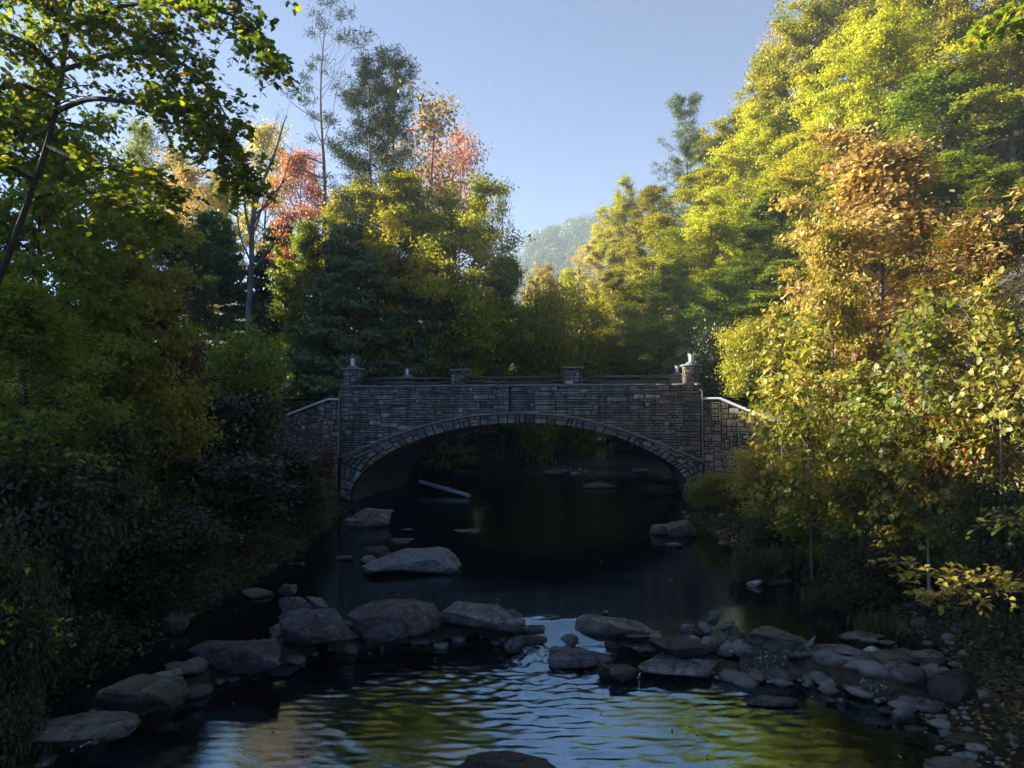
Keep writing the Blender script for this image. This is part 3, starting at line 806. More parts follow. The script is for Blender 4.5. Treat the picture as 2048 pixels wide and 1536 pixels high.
def rock_mesh(w, d, h, seed, boxy=3.0, cuts=7, rough=.05, sub=4, taper=(0, 0), slope=(0, 0), shear=0.0):
    rng = np.random.RandomState(seed)
    V, F = ICO[sub]; V = V.copy()
    r = (np.abs(V) ** boxy).sum(1) ** (-1 / boxy); V *= r[:, None]
    for k in range(cuts + 6):
        a = rng.normal(size=3); a[2] *= .75; a /= np.linalg.norm(a)
        off = rng.uniform(.50, .88)
        s = V @ a - off
        V = V - np.maximum(s, 0)[:, None] * a * .985
    if boxy >= 3:
        a = np.array((rng.normal(0, .10), rng.normal(-.06, .08), 1.0)); a /= np.linalg.norm(a)
        q = V @ a - .52
        V = V - np.maximum(q, 0)[:, None] * a * .93
    V = V / np.abs(V).max(0)
    x = V[:, 0].copy(); z = V[:, 2].copy()
    off = rng.uniform(0, 50, 3)
    for j in range(len(V)):
        p = Vector(V[j] * np.array((w, d, h)) / max(w, d, h) * 1.6 + off)
        nz = mnoise.fractal(p * 1.1, .9, 2.1, 4) * 1.5 + .45 * mnoise.fractal(p * 5.0, .8, 2.1, 4)
        rg = abs(mnoise.fractal(p * 2.6 + Vector((9, 3, 5)), .9, 2.2, 3))
        V[j] *= 1 + rough * 1.25 * nz - rough * .9 * max(0, .35 - rg)
    V[:, 2] += (slope[0] * V[:, 0] + slope[1] * V[:, 1]) * np.clip(V[:, 2] + .3, 0, 1.3)
    V[:, 0] += shear * V[:, 2]
    V = V * np.array((w / 2, d / 2, h / 2))
    return V, F

def rock(name, label, mat, x0, x1, y0, y1, seed, zb=None, boxy=3.0, cuts=7, rough=.05, dep=.7, slope=(0, 0), rz=None, sub=4, tilt=0.0, group=None, lift_=0.0, hh=None, sink=.28):
    """sized and set from the photo: x0..x1, y0 (top) .. y1 (where it meets water or ground), photo pixels"""
    pxm = (x0 + x1) / 2
    zb_ = -.02 if zb is None else zb
    f = at_z(pxm, y1, zb_)
    if f[1] > 60 or f[1] < 0: f = at_y(pxm, y1, 20)
    k = FPX / f[1]; w = (x1 - x0) / k; hp = (y1 - y0) / k
    sa = (CAM[2] - zb_) / math.hypot(f[1], CAM[2] - zb_)
    d = dep * w
    if d * sa > .8 * hp: d = .8 * hp / sa
    h = hp - d * sa * .85 if hh is None else hh
    h = max(h, .10 * w)
    z = zb_ + lift_
    tot = h * (1 + sink) if lift_ == 0 else h
    V, F = rock_mesh(w * (1.13 if not tilt else 1), d * 1.12, tot * 1.04, seed, boxy, cuts, rough, sub, slope=slope)
    o = build(name, [(V, F)], RK[mat], smooth=True)
    o.location = (f[0] * (1 + d / 2 / f[1]), f[1] + d / 2, z + h - tot / 2)
    rng = np.random.RandomState(seed + 1)
    o.rotation_euler = (0, tilt, rng.uniform(-.12, .12) if rz is None else rz)
    o['waterline'] = float(zb_ if zb_ < 0 else 0.0) if zb_ > -.3 else -.36
    tag(o, label, 'stone' if name == 'stone' else 'boulder', group)
    return o
B = 'boulder'; S = 'stone'; ZL = -.36
WEIR = 'boulders of the weir across the stream'
R_ = [
 (B, 'large tilted pale slab with streaked face alone in the upper pool', 'strata', 722, 915, 1068, 1150, 101, dict(boxy=3.6, cuts=7, slope=(.9, .15), dep=.65, sub=5, rz=.2, rough=.06, hh=.6)),
 (S, 'dark rounded stone behind the lower end of the tilted slab', 'dark', 718, 782, 1086, 1120, 102, {}),
 (S, 'small pale flat stone at the low tip of the tilted slab', 'tan', 716, 756, 1104, 1130, 103, dict(boxy=3)),
 (S, 'long thin stone barely above water behind the tilted slab', 'tan', 905, 962, 1056, 1068, 104, {}),
 (B, 'broad flat topped grey boulder at the middle of the weir', 'grey', 864, 1038, 1186, 1268, 105, dict(boxy=4.5, cuts=8, dep=.75, sub=5, rough=.045)),
 (B, 'dark bluish weir boulder with faceted front, left of the flat topped one', 'purple', 686, 864, 1192, 1284, 106, dict(boxy=3.2, cuts=9, dep=.75, sub=5, slope=(.1, 0))),
 (B, 'dark weir boulder bearing a small yellow leaf patch', 'purple', 548, 714, 1218, 1304, 107, dict(boxy=2.8, cuts=8, sub=5, slope=(-.05, .2))),
 (B, 'purple brown humped weir boulder with a pale lichen corner', 'purple', 378, 592, 1262, 1346, 108, dict(boxy=2.4, cuts=7, sub=5)),
 (B, 'green tinged block leaning at the left bank waterline', 'mossy', 214, 374, 1330, 1416, 109, dict(boxy=4, cuts=8, slope=(.3, .1), sub=5)),
 (B, 'low pale flat boulder nearest the left bank below the weir', 'tan', 32, 256, 1426, 1502, 110, dict(boxy=2.6, cuts=6, sub=5)),
 (S, 'small round pale stone standing above the left weir boulders', 'grey', 560, 596, 1164, 1194, 111, dict(boxy=2.3)),
 (S, 'flat tan stone beside the small round pale stone', 'tan', 487, 552, 1174, 1198, 112, {}),
 (S, 'blue grey stone wedged behind the leaf dotted boulder', 'grey', 556, 624, 1190, 1232, 113, dict(boxy=2.5)),
 (S, 'pointed brown stone leaning behind the weir boulders', 'tan', 614, 656, 1186, 1224, 114, dict(slope=(-.4, 0))),
 (S, 'thin blue grey stone lying in the lower pool near the left boulders', 'wet', 526, 592, 1334, 1354, 115, dict(zb=ZL, boxy=2.3)),
 (S, 'mossy green stone at the foot of the dark left bank', 'mossy', 324, 376, 1222, 1268, 116, {}),
 (B, 'tan brown boulder under the left foot of the arch', 'tan', 706, 786, 1004, 1054, 117, dict(boxy=2.6, cuts=8)),
 (S, 'grey stone in front of the tan boulder at the left arch foot', 'grey', 690, 728, 1030, 1056, 118, {}),
 (S, 'thin flat stone in the pool left of the tilted slab', 'tan', 672, 706, 1109, 1121, 119, {}),
 (S, 'flat stone farthest left in the upper pool', 'tan', 580, 612, 1123, 1132, 120, {}),
 (S, 'flat stone just awash between the tan boulder and the tilted slab', 'tan', 774, 826, 1074, 1086, 121, {}),
 (S, 'tiny tan stone awash in front of the tan arch boulder', 'tan', 797, 826, 1056, 1064, 122, {}),
 (B, 'long low slab lying across the weir right of the white chute', 'tan', 1140, 1312, 1224, 1280, 123, dict(boxy=3.2, cuts=5, slope=(-.5, 0), dep=.35, rz=-.12, sub=5, zb=-.1)),
 (B, 'wet purple slab in the chute with water sliding over it', 'wet', 1104, 1236, 1290, 1340, 124, dict(boxy=4, cuts=6, zb=-.3, sub=5)),
 (S, 'wedge shaped dark stone upright below the wet purple slab', 'dark', 1190, 1222, 1322, 1358, 125, dict(zb=ZL, boxy=2.5)),
 (S, 'angular dark stone beside the large flat block below the weir', 'dark', 1214, 1276, 1324, 1370, 126, dict(zb=ZL, boxy=4, cuts=9)),
 (S, 'pale flat stone lying beside the end of the long low slab', 'grey', 1246, 1310, 1262, 1284, 127, dict(zb=-.05, hh=.14)),
 (S, 'flat dark stone under the pale flat stone by the long slab', 'dark', 1234, 1316, 1272, 1300, 128, dict(zb=-.2)),
 (S, 'thin pale edged stone low in the gap behind the flat block', 'grey', 1252, 1322, 1290, 1308, 129, dict(zb=-.2, hh=.12)),
 (B, 'large flat block with light speckled top below the weir', 'grey', 1276, 1458, 1296, 1362, 130, dict(zb=ZL, boxy=5, cuts=8, dep=.6, sub=5, rough=.04)),
 (B, 'dark green block behind the light topped flat block', 'dark', 1308, 1424, 1262, 1318, 131, dict(zb=-.15, boxy=4.5, cuts=6)),
 (B, 'green grey rounded boulder under the heap of small stones', 'mossy', 1408, 1484, 1246, 1316, 132, dict(zb=-.15, boxy=2.7, cuts=7)),
 (S, 'stone tipped on edge at the top of the heap', 'grey', 1414, 1442, 1220, 1246, 133, dict(zb=.28, hh=.3, lift_=.0, dep=.5)),
 (S, 'brown round stone left in the heap of small stones', 'tan', 1360, 1388, 1242, 1268, 134, dict(zb=.05)),
 (S, 'blue grey slab leaning in the heap of small stones', 'grey', 1398, 1424, 1236, 1272, 135, dict(zb=.05, boxy=4, slope=(-.4, 0))),
 (S, 'black stone in the middle of the heap', 'dark', 1378, 1408, 1252, 1278, 136, dict(zb=0.0)),
 (S, 'thin pale stone resting on the green grey boulder', 'grey', 1432, 1464, 1242, 1256, 137, dict(zb=.36, hh=.08)),
 (S, 'narrow upright tan stone right of the heap', 'tan', 1458, 1478, 1246, 1274, 138, dict(zb=.15, hh=.32, tilt=-.5, dep=.5)),
 (S, 'small tan stone against the big rounded boulder', 'tan', 1471, 1490, 1256, 1278, 139, dict(zb=.15)),
 (B, 'big rounded olive boulder topping the right part of the weir', 'mossy', 1482, 1614, 1244, 1320, 140, dict(zb=-.05, boxy=3.4, cuts=6, sub=5, dep=.7, slope=(-.15, 0))),
 (B, 'square block with lichen spots and a yellow moss band', 'lichen', 1468, 1564, 1280, 1358, 141, dict(zb=ZL, boxy=6, cuts=4, dep=.5, sub=5, rough=.03)),
 (S, 'thin slab leaning beside the square lichen block', 'tan', 1590, 1644, 1270, 1312, 142, dict(zb=-.1, boxy=3, tilt=-.6, dep=.4, hh=.12, lift_=.12)),
 (B, 'craggy pale boulder right of the square lichen block', 'lichen', 1570, 1700, 1300, 1360, 143, dict(zb=ZL, boxy=3, cuts=9, rough=.11, sub=5)),
 (B, 'cracked brown boulder behind the craggy pale one', 'tan', 1630, 1722, 1276, 1326, 144, dict(zb=-.15, boxy=2.7, cuts=8)),
 (S, 'flat olive slab on the gravel behind the weir boulders', 'mossy', 1684, 1762, 1264, 1284, 145, dict(zb=.1, hh=.12)),
 (S, 'clean white round stone on the right gravel', 'white', 1726, 1756, 1292, 1310, 146, dict(zb=.0, boxy=2.1, cuts=2)),
 (B, 'sloping green slab on the right bank above the water', 'mossy', 1726, 1836, 1296, 1344, 147, dict(zb=-.1, boxy=3, cuts=8, slope=(.35, .1), sub=5)),
 (B, 'brown blocky boulder next to the sloping green slab', 'tan', 1820, 1890, 1294, 1330, 148, dict(zb=.1, boxy=3.4, cuts=8)),
 (B, 'boulder with pale flat top at the right water edge', 'lichen', 1722, 1834, 1342, 1406, 149, dict(zb=ZL, boxy=3, cuts=9, slope=(0, .2), sub=5)),
 (B, 'dark brown hump at the right bank edge in shadow', 'dark', 1842, 1996, 1334, 1424, 150, dict(zb=-.2, boxy=2.4)),
 (S, 'pale stone awash alone in the lower pool', 'grey', 1494, 1592, 1390, 1414, 151, dict(zb=ZL, boxy=2.8, slope=(.15, 0))),
 (S, 'small greenish stone under water beside the pale lone stone', 'mossy', 1648, 1672, 1396, 1410, 152, dict(zb=ZL)),
 (S, 'tiny white stone in the right shallows', 'white', 1675, 1686, 1395, 1406, 153, dict(zb=ZL)),
 (S, 'long tan stone leaning in the right shallows', 'tan', 1786, 1822, 1410, 1446, 154, dict(zb=ZL, slope=(.4, 0))),
 (S, 'flat stone with pale edge in the right shallows', 'tan', 1760, 1788, 1416, 1430, 155, dict(zb=ZL)),
 (S, 'dark stone nearest the muddy shallows', 'mossy', 1756, 1786, 1440, 1454, 156, dict(zb=ZL)),
 (S, 'pale pebbly stone on the bank of the lower pool', 'tan', 1812, 1846, 1450, 1466, 157, dict(zb=-.25)),
 (B, 'flat tan rock at the bottom right bank', 'tan', 1842, 1964, 1506, 1560, 158, dict(zb=-.2, boxy=3.5)),
 (B, 'green grey rock among leaves on the lower right bank', 'mossy', 1880, 1980, 1462, 1500, 159, dict(zb=-.1)),
 (S, 'pale oval stone at the edge of the grass tufts', 'white', 1494, 1528, 1157, 1174, 160, dict(boxy=2.2, cuts=2)),
 (S, 'flat tan stone just right of the pale oval stone', 'tan', 1544, 1580, 1154, 1166, 161, dict(zb=.05)),
 (B, 'grey green boulder on the right shore below the bridge', 'mossy', 1340, 1396, 1030, 1076, 162, dict(zb=.0, boxy=3)),
 (S, 'bluish stone at the water left of the shore boulder', 'grey', 1300, 1348, 1040, 1072, 163, {}),
 (S, 'small shore stone in front of the grey green boulder', 'grey', 1332, 1362, 1082, 1096, 164, {}),
 (S, 'pale stone splitting the riffle beyond the right side of the arch', 'grey', 1262, 1300, 934, 950, 181, dict(zb=.2)),
 (S, 'dark stone in the riffle close to the right arch foot', 'mossy', 1312, 1344, 946, 962, 182, dict(zb=.1)),
 (S, 'flat stone at the upstream bank seen under the crown of the arch', 'tan', 1090, 1140, 936, 950, 183, dict(zb=.15)),
 (S, 'grey stone by the water under the left part of the arch', 'grey', 905, 950, 936, 952, 184, dict(zb=.1)),
 (B, 'mossy flat rock under the right side of the arch', 'mossy', 1284, 1342, 962, 992, 165, dict(boxy=3)),
 (B, 'pale mossy rock against the right arch foot', 'mossy', 1330, 1372, 956, 990, 166, dict(boxy=3)),
 (B, 'dark flat rock rising at the bottom edge in the bright ripples', 'dark', 922, 1130, 1488, 1580, 167, dict(zb=ZL, boxy=4, cuts=7, sub=5, dep=.5, slope=(.12, 0))),
 (S, 'small dark rock splitting the chute below the flat topped boulder', 'wet', 1000, 1048, 1270, 1302, 168, dict(zb=-.3, boxy=3)),
 (S, 'wet rock at the head of the chute', 'wet', 1040, 1086, 1250, 1272, 169, dict(zb=-.12)),
 (S, 'tiny rock at the lip of the weir left of the long slab', 'wet', 1100, 1126, 1232, 1244, 170, dict(zb=-.05)),
 (S, 'pale low stone upstream in the riffle under the arch', 'white', 1170, 1236, 962, 978, 171, {}),
 (S, 'rough stone on the gravel behind the cracked brown boulder', 'tan', 1722, 1752, 1272, 1286, 173, dict(zb=.15)),
 (S, 'greenish stone on the gravel left of the white round stone', 'mossy', 1755, 1790, 1280, 1292, 174, dict(zb=.2)),
]
for (nm, lb, mt, x0, x1, y0, y1, sd, kw) in R_:
    rock(nm, lb, mt, x0, x1, y0, y1, sd, **kw)
# small stones and gravel nobody would count
rng = np.random.RandomState(77)
g = []; rr = []
V0, F0 = ICO[3]; 
bm = bmesh.new(); bmesh.ops.create_icosphere(bm, subdivisions=2, radius=1); V2 = np.array([v.co for v in bm.verts]); F2 = np.array([[v.index for v in f.verts] for f in bm.faces]); bm.free()
def scatter_gravel(n, fx, smin, smax):
    for _ in range(n):
        x, y = fx()
        s = smin * (smax / smin) ** (rng.rand() ** 2.2)
        sc_ = np.array((rng.uniform(.8, 1.5), rng.uniform(.7, 1.2), rng.uniform(.35, .7))) * s
        a = rng.uniform(0, 6.28); R = np.array(((math.cos(a), -math.sin(a), 0), (math.sin(a), math.cos(a), 0), (0, 0, 1)))
        V = (V2 * (1 + .25 * rng.normal(size=(len(V2), 1)) * .5) * sc_) @ R.T
        z = max(gz(x, y), -9)
        g.append((V + np.array((x, y, z + .1 * s)), F2, np.full(len(F2), rng.rand())))
def near_right():
    y = rng.uniform(8, 15.5); return wr(y) + rng.normal(0.2, .7), y
def near_left():
    y = rng.uniform(8, 22); return wl(y) + rng.normal(.2, .6), y
def near_br():
    y = rng.uniform(20, 31); return wr(y) + rng.normal(-.1, .4), y
def up():
    y = rng.uniform(44, 56); return rng.uniform(-7, 8), y
scatter_gravel(420, near_right, .03, .16); scatter_gravel(150, near_left, .04, .2); scatter_gravel(90, near_br, .05, .25); scatter_gravel(120, up, .08, .35)
def at_weir():
    x = rng.uniform(-6.6, 7.5) if rng.rand() < .6 else rng.uniform(4, 7.6)
    return x, float(weir_y(x)) + rng.normal(.1, .3)
for _ in range(1):
    n0 = len(g); scatter_gravel(560, at_weir, .05, .26)
    for k in range(n0, len(g)):
        V = g[k][0]; x, y = V[:, 0].mean(), V[:, 1].mean()
        lvl = -.40 if y < weir_y(x) else -.06
        if .2 < x < 2.1: lvl -= .35
        g[k] = (V + np.array((0, 0, lvl + .05 - V[:, 2].mean() + .06 * rng.rand())), g[k][1], g[k][2])
M['gravel'] = noise_mat('gravel_stones', [(.05, .045, .04), (.12, .11, .095), (.14, .135, .12), (.20, .195, .18)], 3, .8, .4, 30, use_rnd=.75)
tag(build('gravel', g, M['gravel'], smooth=True), 'loose small stones and gravel along both water edges', 'gravel', kind='stuff')

# pale stick and white pipe
M['stick'] = noise_mat('bleached_wood', [(.35, .33, .30), (.5, .48, .45), (.6, .58, .55)], 6, .7, .3, 30)
P = [at_y(1409, 1273, 13.9), at_y(1418, 1283, 13.75), at_y(1425, 1296, 13.6), at_y(1434, 1305, 13.45), at_y(1447, 1308, 13.3)]
V, F = tube(catmull(P, 20), np.linspace(.016, .028, 20), 7)
tag(build('fallen_stick', [(V, F)], M['stick'], smooth=True), 'bent bleached stick lying across the stones of the weir', 'stick')
M['pvc'] = noise_mat('white_pipe', [(.62, .66, .68), (.75, .79, .80)], 2, .35, .05, 20)
A_, B_ = at_y(840, 963, 39.5), at_y(938, 991, 36.2)
pipe = tag(empty('drainage_pipe', A_), 'white drainage pipe sloping into the water under the arch', 'pipe')
dv = B_ - A_
V, F = tube([dv * t for t in np.linspace(0, 1, 12)], .105, 14); build('barrel', [(V, F)], M['pvc'], pipe, smooth=True)
V, F = tube([dv * .54, dv * .58, dv * .62], [.125, .13, .125], 14); build('collar', [(V, F)], M['pvc'], pipe, smooth=True)
V, F = tube([dv * .50 + np.array((0, 0, -.1)), dv * .50 + np.array((0.02, 0, -1.1))], .07, 8); build('support_post', [(V, F)], M['bark_dark'], pipe)

# ------------------------------------------------------------------ vegetation
DIA = (np.array([(0, 0, 0), (.34, .42, .07), (0, 1, 0), (-.34, .42, .07)]), np.array([(0, 1, 2, 3)]))
OVAL = (np.array([(0, 0, 0), (.20, .2, .05), (.26, .5, .07), (.14, .82, .03), (0, 1, -.05), (-.14, .82, .03), (-.26, .5, .07), (-.20, .2, .05)]), np.array([(0, 1, 2, 3, 4), (4, 5, 6, 7, 0)]))
_h = [(0, 0), (.30, -.10), (.24, .14), (.58, .30), (.30, .44), (.34, .66), (0, 1.0)]
MAPLE = (np.array([(x, y, abs(x) * .22) for x, y in _h] + [(-x, y, abs(x) * .22) for x, y in _h[1:-1]]), np.array([(0, 1, 2, 3, 4, 5, 6), (6, 11, 10, 9, 8, 7, 0)]))
NEEDLE = (np.array([(0, 0, 0), (.075, .5, .0), (0, 1, 0), (-.075, .5, 0)]), np.array([(0, 1, 2, 3)]))
BLADE = (np.array([(-.03, 0, 0), (.03, 0, 0), (.02, .6, .05), (0, 1, .22)]), np.array([(0, 1, 2, 3)]))

def leaves(P, Nn, D, size, rnd, tmpl, rng):
    """P positions, Nn normals, D axis directions"""
    T, F = tmpl
    n = len(P)
    Nn = Nn / (np.linalg.norm(Nn, axis=1)[:, None] + 1e-9)
    D = D - (D * Nn).sum(1)[:, None] * Nn
    D /= np.linalg.norm(D, axis=1)[:, None] + 1e-9
    X = np.cross(D, Nn)
    S = np.broadcast_to(size, (n,))[:, None, None]
    V = P[:, None, :] + S * (T[None, :, 0, None] * X[:, None, :] + T[None, :, 1, None] * D[:, None, :] + T[None, :, 2, None] * Nn[:, None, :])
    k = len(T)
    FF = (np.arange(n)[:, None, None] * k + F[None]).reshape(-1, F.shape[1])
    return V.reshape(-1, 3), FF, np.repeat(rnd, len(F))

def rv(rng, n): 
    v = rng.normal(size=(n, 3)); return v / np.linalg.norm(v, axis=1)[:, None]

def cluster_leaves(C, CD, rad, per, size, tmpl, rng, up=.7, flat=.6, crnd=None, droop=.25, svar=.3):
    """C centres (m,3), CD outward dirs"""
    m = len(C); n = m * per
    idx = np.repeat(np.arange(m), per)
    R = np.broadcast_to(rad, (m,))[idx]
    off = rng.normal(size=(n, 3)) * .5; off[:, 2] *= flat
    P = C[idx] + off * R[:, None]
    Nn = rv(rng, n) * .75 + np.array((0, 0, up)) + CD[idx] * .45
    D = CD[idx] * .6 + rv(rng, n) * .9 + np.array((0, 0, -droop))
    if crnd is None: crnd = rng.rand(m)
    r = np.clip(.55 * crnd[idx] + .45 * rng.rand(n), 0, 1)
    return leaves(P, Nn, D, size * rng.uniform(1 - svar, 1 + svar, n), r, tmpl, rng)

def broadleaf(seed, H, R, base=.22, limbs=24, subs=6, per=60, leaf=.22, tmpl=DIA, crad=.11, topw=.45, peak=.45, sides=6, trunk_r=None, flat=.6, trunks=1, sparse=0.0, lean=0.0):
    rng = np.random.RandomState(seed)
    tr, C, CD = [], [], []
    r0 = trunk_r or H * .014
    for tk in range(trunks):
        ang = rng.uniform(0, 6.28)
        spread = 0 if trunks == 1 else R * .45
        tp = np.array([(spread * math.cos(ang) * t ** 1.2 + rng.normal(0, .012) * H * t + lean * H * t * t, spread * math.sin(ang) * t ** 1.2 + rng.normal(0, .012) * H * t, H * .93 * t) for t in np.linspace(0, 1, 7)])
        tp = catmull(tp, 16)
        tr.append(tube(tp, r0 * (1 - .88 * np.linspace(0, 1, 16)) / math.sqrt(trunks), 8))
        for k in range(limbs):
            f = (k + rng.uniform(0, 1)) / limbs
            t = base + (1 - base) * f * .97
            st = np.array([np.interp(t, np.linspace(0, 1, 16), tp[:, q]) for q in range(3)])
            # crown profile
            g_ = f / peak if f < peak else 1 - (1 - topw) * ((f - peak) / (1 - peak)) ** 1.6
            pr = (.55 + .45 * min(g_, 1)) if f < peak else g_
            Ln = R * pr * rng.uniform(.65, 1.15) / (1 if trunks == 1 else 1.3)
            a = k * 2.399 + rng.uniform(-.5, .5)
            el = math.radians(rng.uniform(5, 30) + 50 * f ** 1.5)
            d = np.array((math.cos(a) * math.cos(el), math.sin(a) * math.cos(el), math.sin(el)))
            pts = catmull([st, st + d * Ln * .5 + np.array((0, 0, -.02 * Ln)), st + d * Ln + np.array((0, 0, .06 * Ln)) + rng.normal(0, .05, 3) * Ln], 8)
            lr = max(.012, r0 * (1 - .85 * t) * .5)
            tr.append(tube(pts, lr * (1 - .8 * np.linspace(0, 1, 8)), 5))
            for q in range(subs):
                s = rng.uniform(.35, 1.0)
                p0 = np.array([np.interp(s, np.linspace(0, 1, 8), pts[:, w]) for w in range(3)])
                dd = d * .55 + rv(rng, 1)[0] * .9; dd[2] = dd[2] * .7 + .12; dd /= np.linalg.norm(dd)
                sl = Ln * rng.uniform(.18, .42)
                p1 = p0 + dd * sl
                tr.append(tube([p0, (p0 + p1) / 2 + rng.normal(0, .02, 3) * sl, p1], [lr * .35, lr * .25, lr * .12], 4))
                for w in (.45, .75, 1.0):
                    if rng.rand() < sparse: continue
                    C.append(p0 + dd * sl * w); CD.append(dd)
    C, CD = np.array(C), np.array(CD)
    crn = np.clip(.5 + .35 * rng.normal(size=len(C)) * .8 + .18 * (C[:, 2] / H - .5), 0, 1)
    lv = cluster_leaves(C, CD, R * crad * 2 * rng.uniform(.7, 1.3, len(C)), per, leaf, tmpl, rng, flat=flat, crnd=crn)
    return tr, [lv]

def conifer(seed, H, R, base=.3, whorls=16, bpw=5, per=26, leaf=.5, droop=.0, dens=1.0, top=.12, tufts=(.5, .75, 1.0), tmpl=NEEDLE, crad=.5, bare=0.0, irr=.3, upt=.25, flat=.45, r0=None, taper=.8):
    rng = np.random.RandomState(seed)
    tr, C, CD = [], [], []
    r0 = r0 or H * .0095
    tp = catmull([(rng.normal(0, .006) * H, rng.normal(0, .006) * H, H * t) for t in np.linspace(0, 1, 6)], 18); tp[0, :2] = 0
    tr.append(tube(tp, r0 * (1 - .9 * np.linspace(0, 1, 18)), 8))
    for k in range(whorls):
        f = (k + rng.uniform(0, .8)) / whorls; t = base + (.985 - base) * f
        st = np.array([np.interp(t, np.linspace(0, 1, 18), tp[:, q]) for q in range(3)])
        for b in range(bpw):
            if rng.rand() > dens: continue
            a = rng.uniform(0, 6.28)
            Ln = R * ((1 - f) ** taper * (1 - top) + top) * rng.uniform(1 - irr * 1.6, 1 + irr)
            el = upt * (.3 + f) - droop
            d = np.array((math.cos(a) * math.cos(el), math.sin(a) * math.cos(el), math.sin(el)))
            pts = catmull([st, st + d * Ln * .55 + np.array((0, 0, -.04 * Ln * (1 + droop * 4))), st + d * Ln + np.array((0, 0, (.10 - droop * .5) * Ln))], 7)
            tr.append(tube(pts, max(.03 if bare else .016, r0 * (1 - t) * .5) * (1 - .75 * np.linspace(0, 1, 7)), 4))
            for s in tufts:
                p0 = np.array([np.interp(s, np.linspace(0, 1, 7), pts[:, w]) for w in range(3)])
                for q in (-1, 0, 1):
                    dd = np.array((math.cos(a + q * .8), math.sin(a + q * .8), .15))
                    tip = p0 + dd * Ln * .16 * rng.uniform(.5, 1.3)
                    tr.append(tube([p0, tip], [.022, .010], 3))
                    if f < bare and rng.rand() > .06: continue
                    C.append(tip); CD.append(dd / np.linalg.norm(dd))
    C, CD = np.array(C), np.array(CD)
    lv = cluster_leaves(C, CD, crad, per, leaf, tmpl, rng, up=.3, flat=flat, droop=droop)
    return tr, [lv]

class Kind:
    def __init__(s, tr, lv, H, name):
        s.H = H
        s.trunk = build(name + '_trunk', tr, M['bark_grey'], smooth=True); s.crown = build(name + '_crown', lv, LV['green'])
        for o in (s.trunk, s.crown): col.objects.unlink(o)
        s.tm, s.cm = s.trunk.data, s.crown.data
        bpy.data.objects.remove(s.trunk); bpy.data.objects.remove(s.crown)

def plant(kind, name, label, cat, loc, sxy, sz, leafm, barkm, rz, group=None, stem='trunk', crown='crown'):
    e = empty(name, loc, rz); e.scale = (sxy, sxy, sz)
    tag(e, label, cat, group)
    for nm, me, mt in ((stem, kind.tm, M[barkm]), (crown, kind.cm, LV[leafm])):
        o = bpy.data.objects.new(nm, me); col.objects.link(o); o.parent = e
        o.material_slots[0].link = 'OBJECT'; o.material_slots[0].material = mt
    return e

K = {}
K['oakA'] = Kind(*broadleaf(1, 20, 6.0, .2, 30, 7, 92, .26, DIA, .085, flat=.32), 20, 'a')
K['oakB'] = Kind(*broadleaf(2, 22, 5.0, .18, 32, 6, 96, .25, DIA, .09, topw=.3, peak=.35, flat=.32), 22, 'b')
K['oakC'] = Kind(*broadleaf(3, 18, 6.6, .22, 28, 7, 94, .26, DIA, .08, topw=.5, peak=.5, flat=.3), 18, 'c')
K['oakD'] = Kind(*broadleaf(4, 20, 5.4, .15, 30, 6, 96, .25, DIA, .088, topw=.25, peak=.35, flat=.32), 20, 'd')
K['thin'] = Kind(*broadleaf(5, 18, 4.6, .25, 24, 6, 18, .26, DIA, .13, topw=.5, sparse=.3), 18, 'e')
K['tall'] = Kind(*broadleaf(15, 22, 4.6, .52, 24, 6, 34, .25, DIA, .11, topw=.5, peak=.5, flat=.4, sparse=.15), 22, 'o')
K['pine'] = Kind(*conifer(6, 32, 5.2, .3, 22, 5, 34, .42, -.02, .85, top=.25, tufts=(.5, .75, 1.0), crad=.7, irr=.45, upt=.35), 32, 'f')
K['bare_pine'] = Kind(*conifer(7, 34, 5.6, .3, 20, 4, 34, .42, -.05, .75, top=.34, tufts=(1.0,), crad=.6, irr=.5, upt=.5, taper=.5, bare=.55), 34, 'g')
K['hemlock'] = Kind(*conifer(8, 18, 5.6, .06, 30, 7, 20, .34, .12, 1.0, top=.06, tufts=(.35, .55, .75, .9, 1.0), tmpl=DIA, crad=.6, irr=.25, upt=.1, flat=.22), 18, 'h')
K['nearA'] = Kind(*broadleaf(9, 11, 3.4, .1, 30, 7, 42, .15, MAPLE, .10, topw=.5, flat=.34), 11, 'i')
K['nearB'] = Kind(*broadleaf(10, 11, 3.0, .1, 32, 7, 50, .13, OVAL, .10, topw=.4, peak=.35, flat=.36), 11, 'j')
K['sapling'] = Kind(*broadleaf(11, 7, 1.7, .2, 24, 5, 6, .165, MAPLE, .11, topw=.5, trunk_r=.05), 7, 'k')
K['bush'] = Kind(*broadleaf(12, 3.2, 2.0, .02, 9, 6, 30, .13, OVAL, .13, topw=.7, trunks=5, trunk_r=.05), 3.2, 'l')
K['bushB'] = Kind(*broadleaf(13, 3.0, 2.2, .02, 9, 6, 30, .12, DIA, .13, topw=.65, trunks=5, trunk_r=.05), 3.0, 'm')
K['laurel'] = Kind(*broadleaf(14, 3.4, 2.3, .02, 10, 6, 28, .17, OVAL, .12, topw=.7, trunks=5, trunk_r=.05), 3.4, 'n')

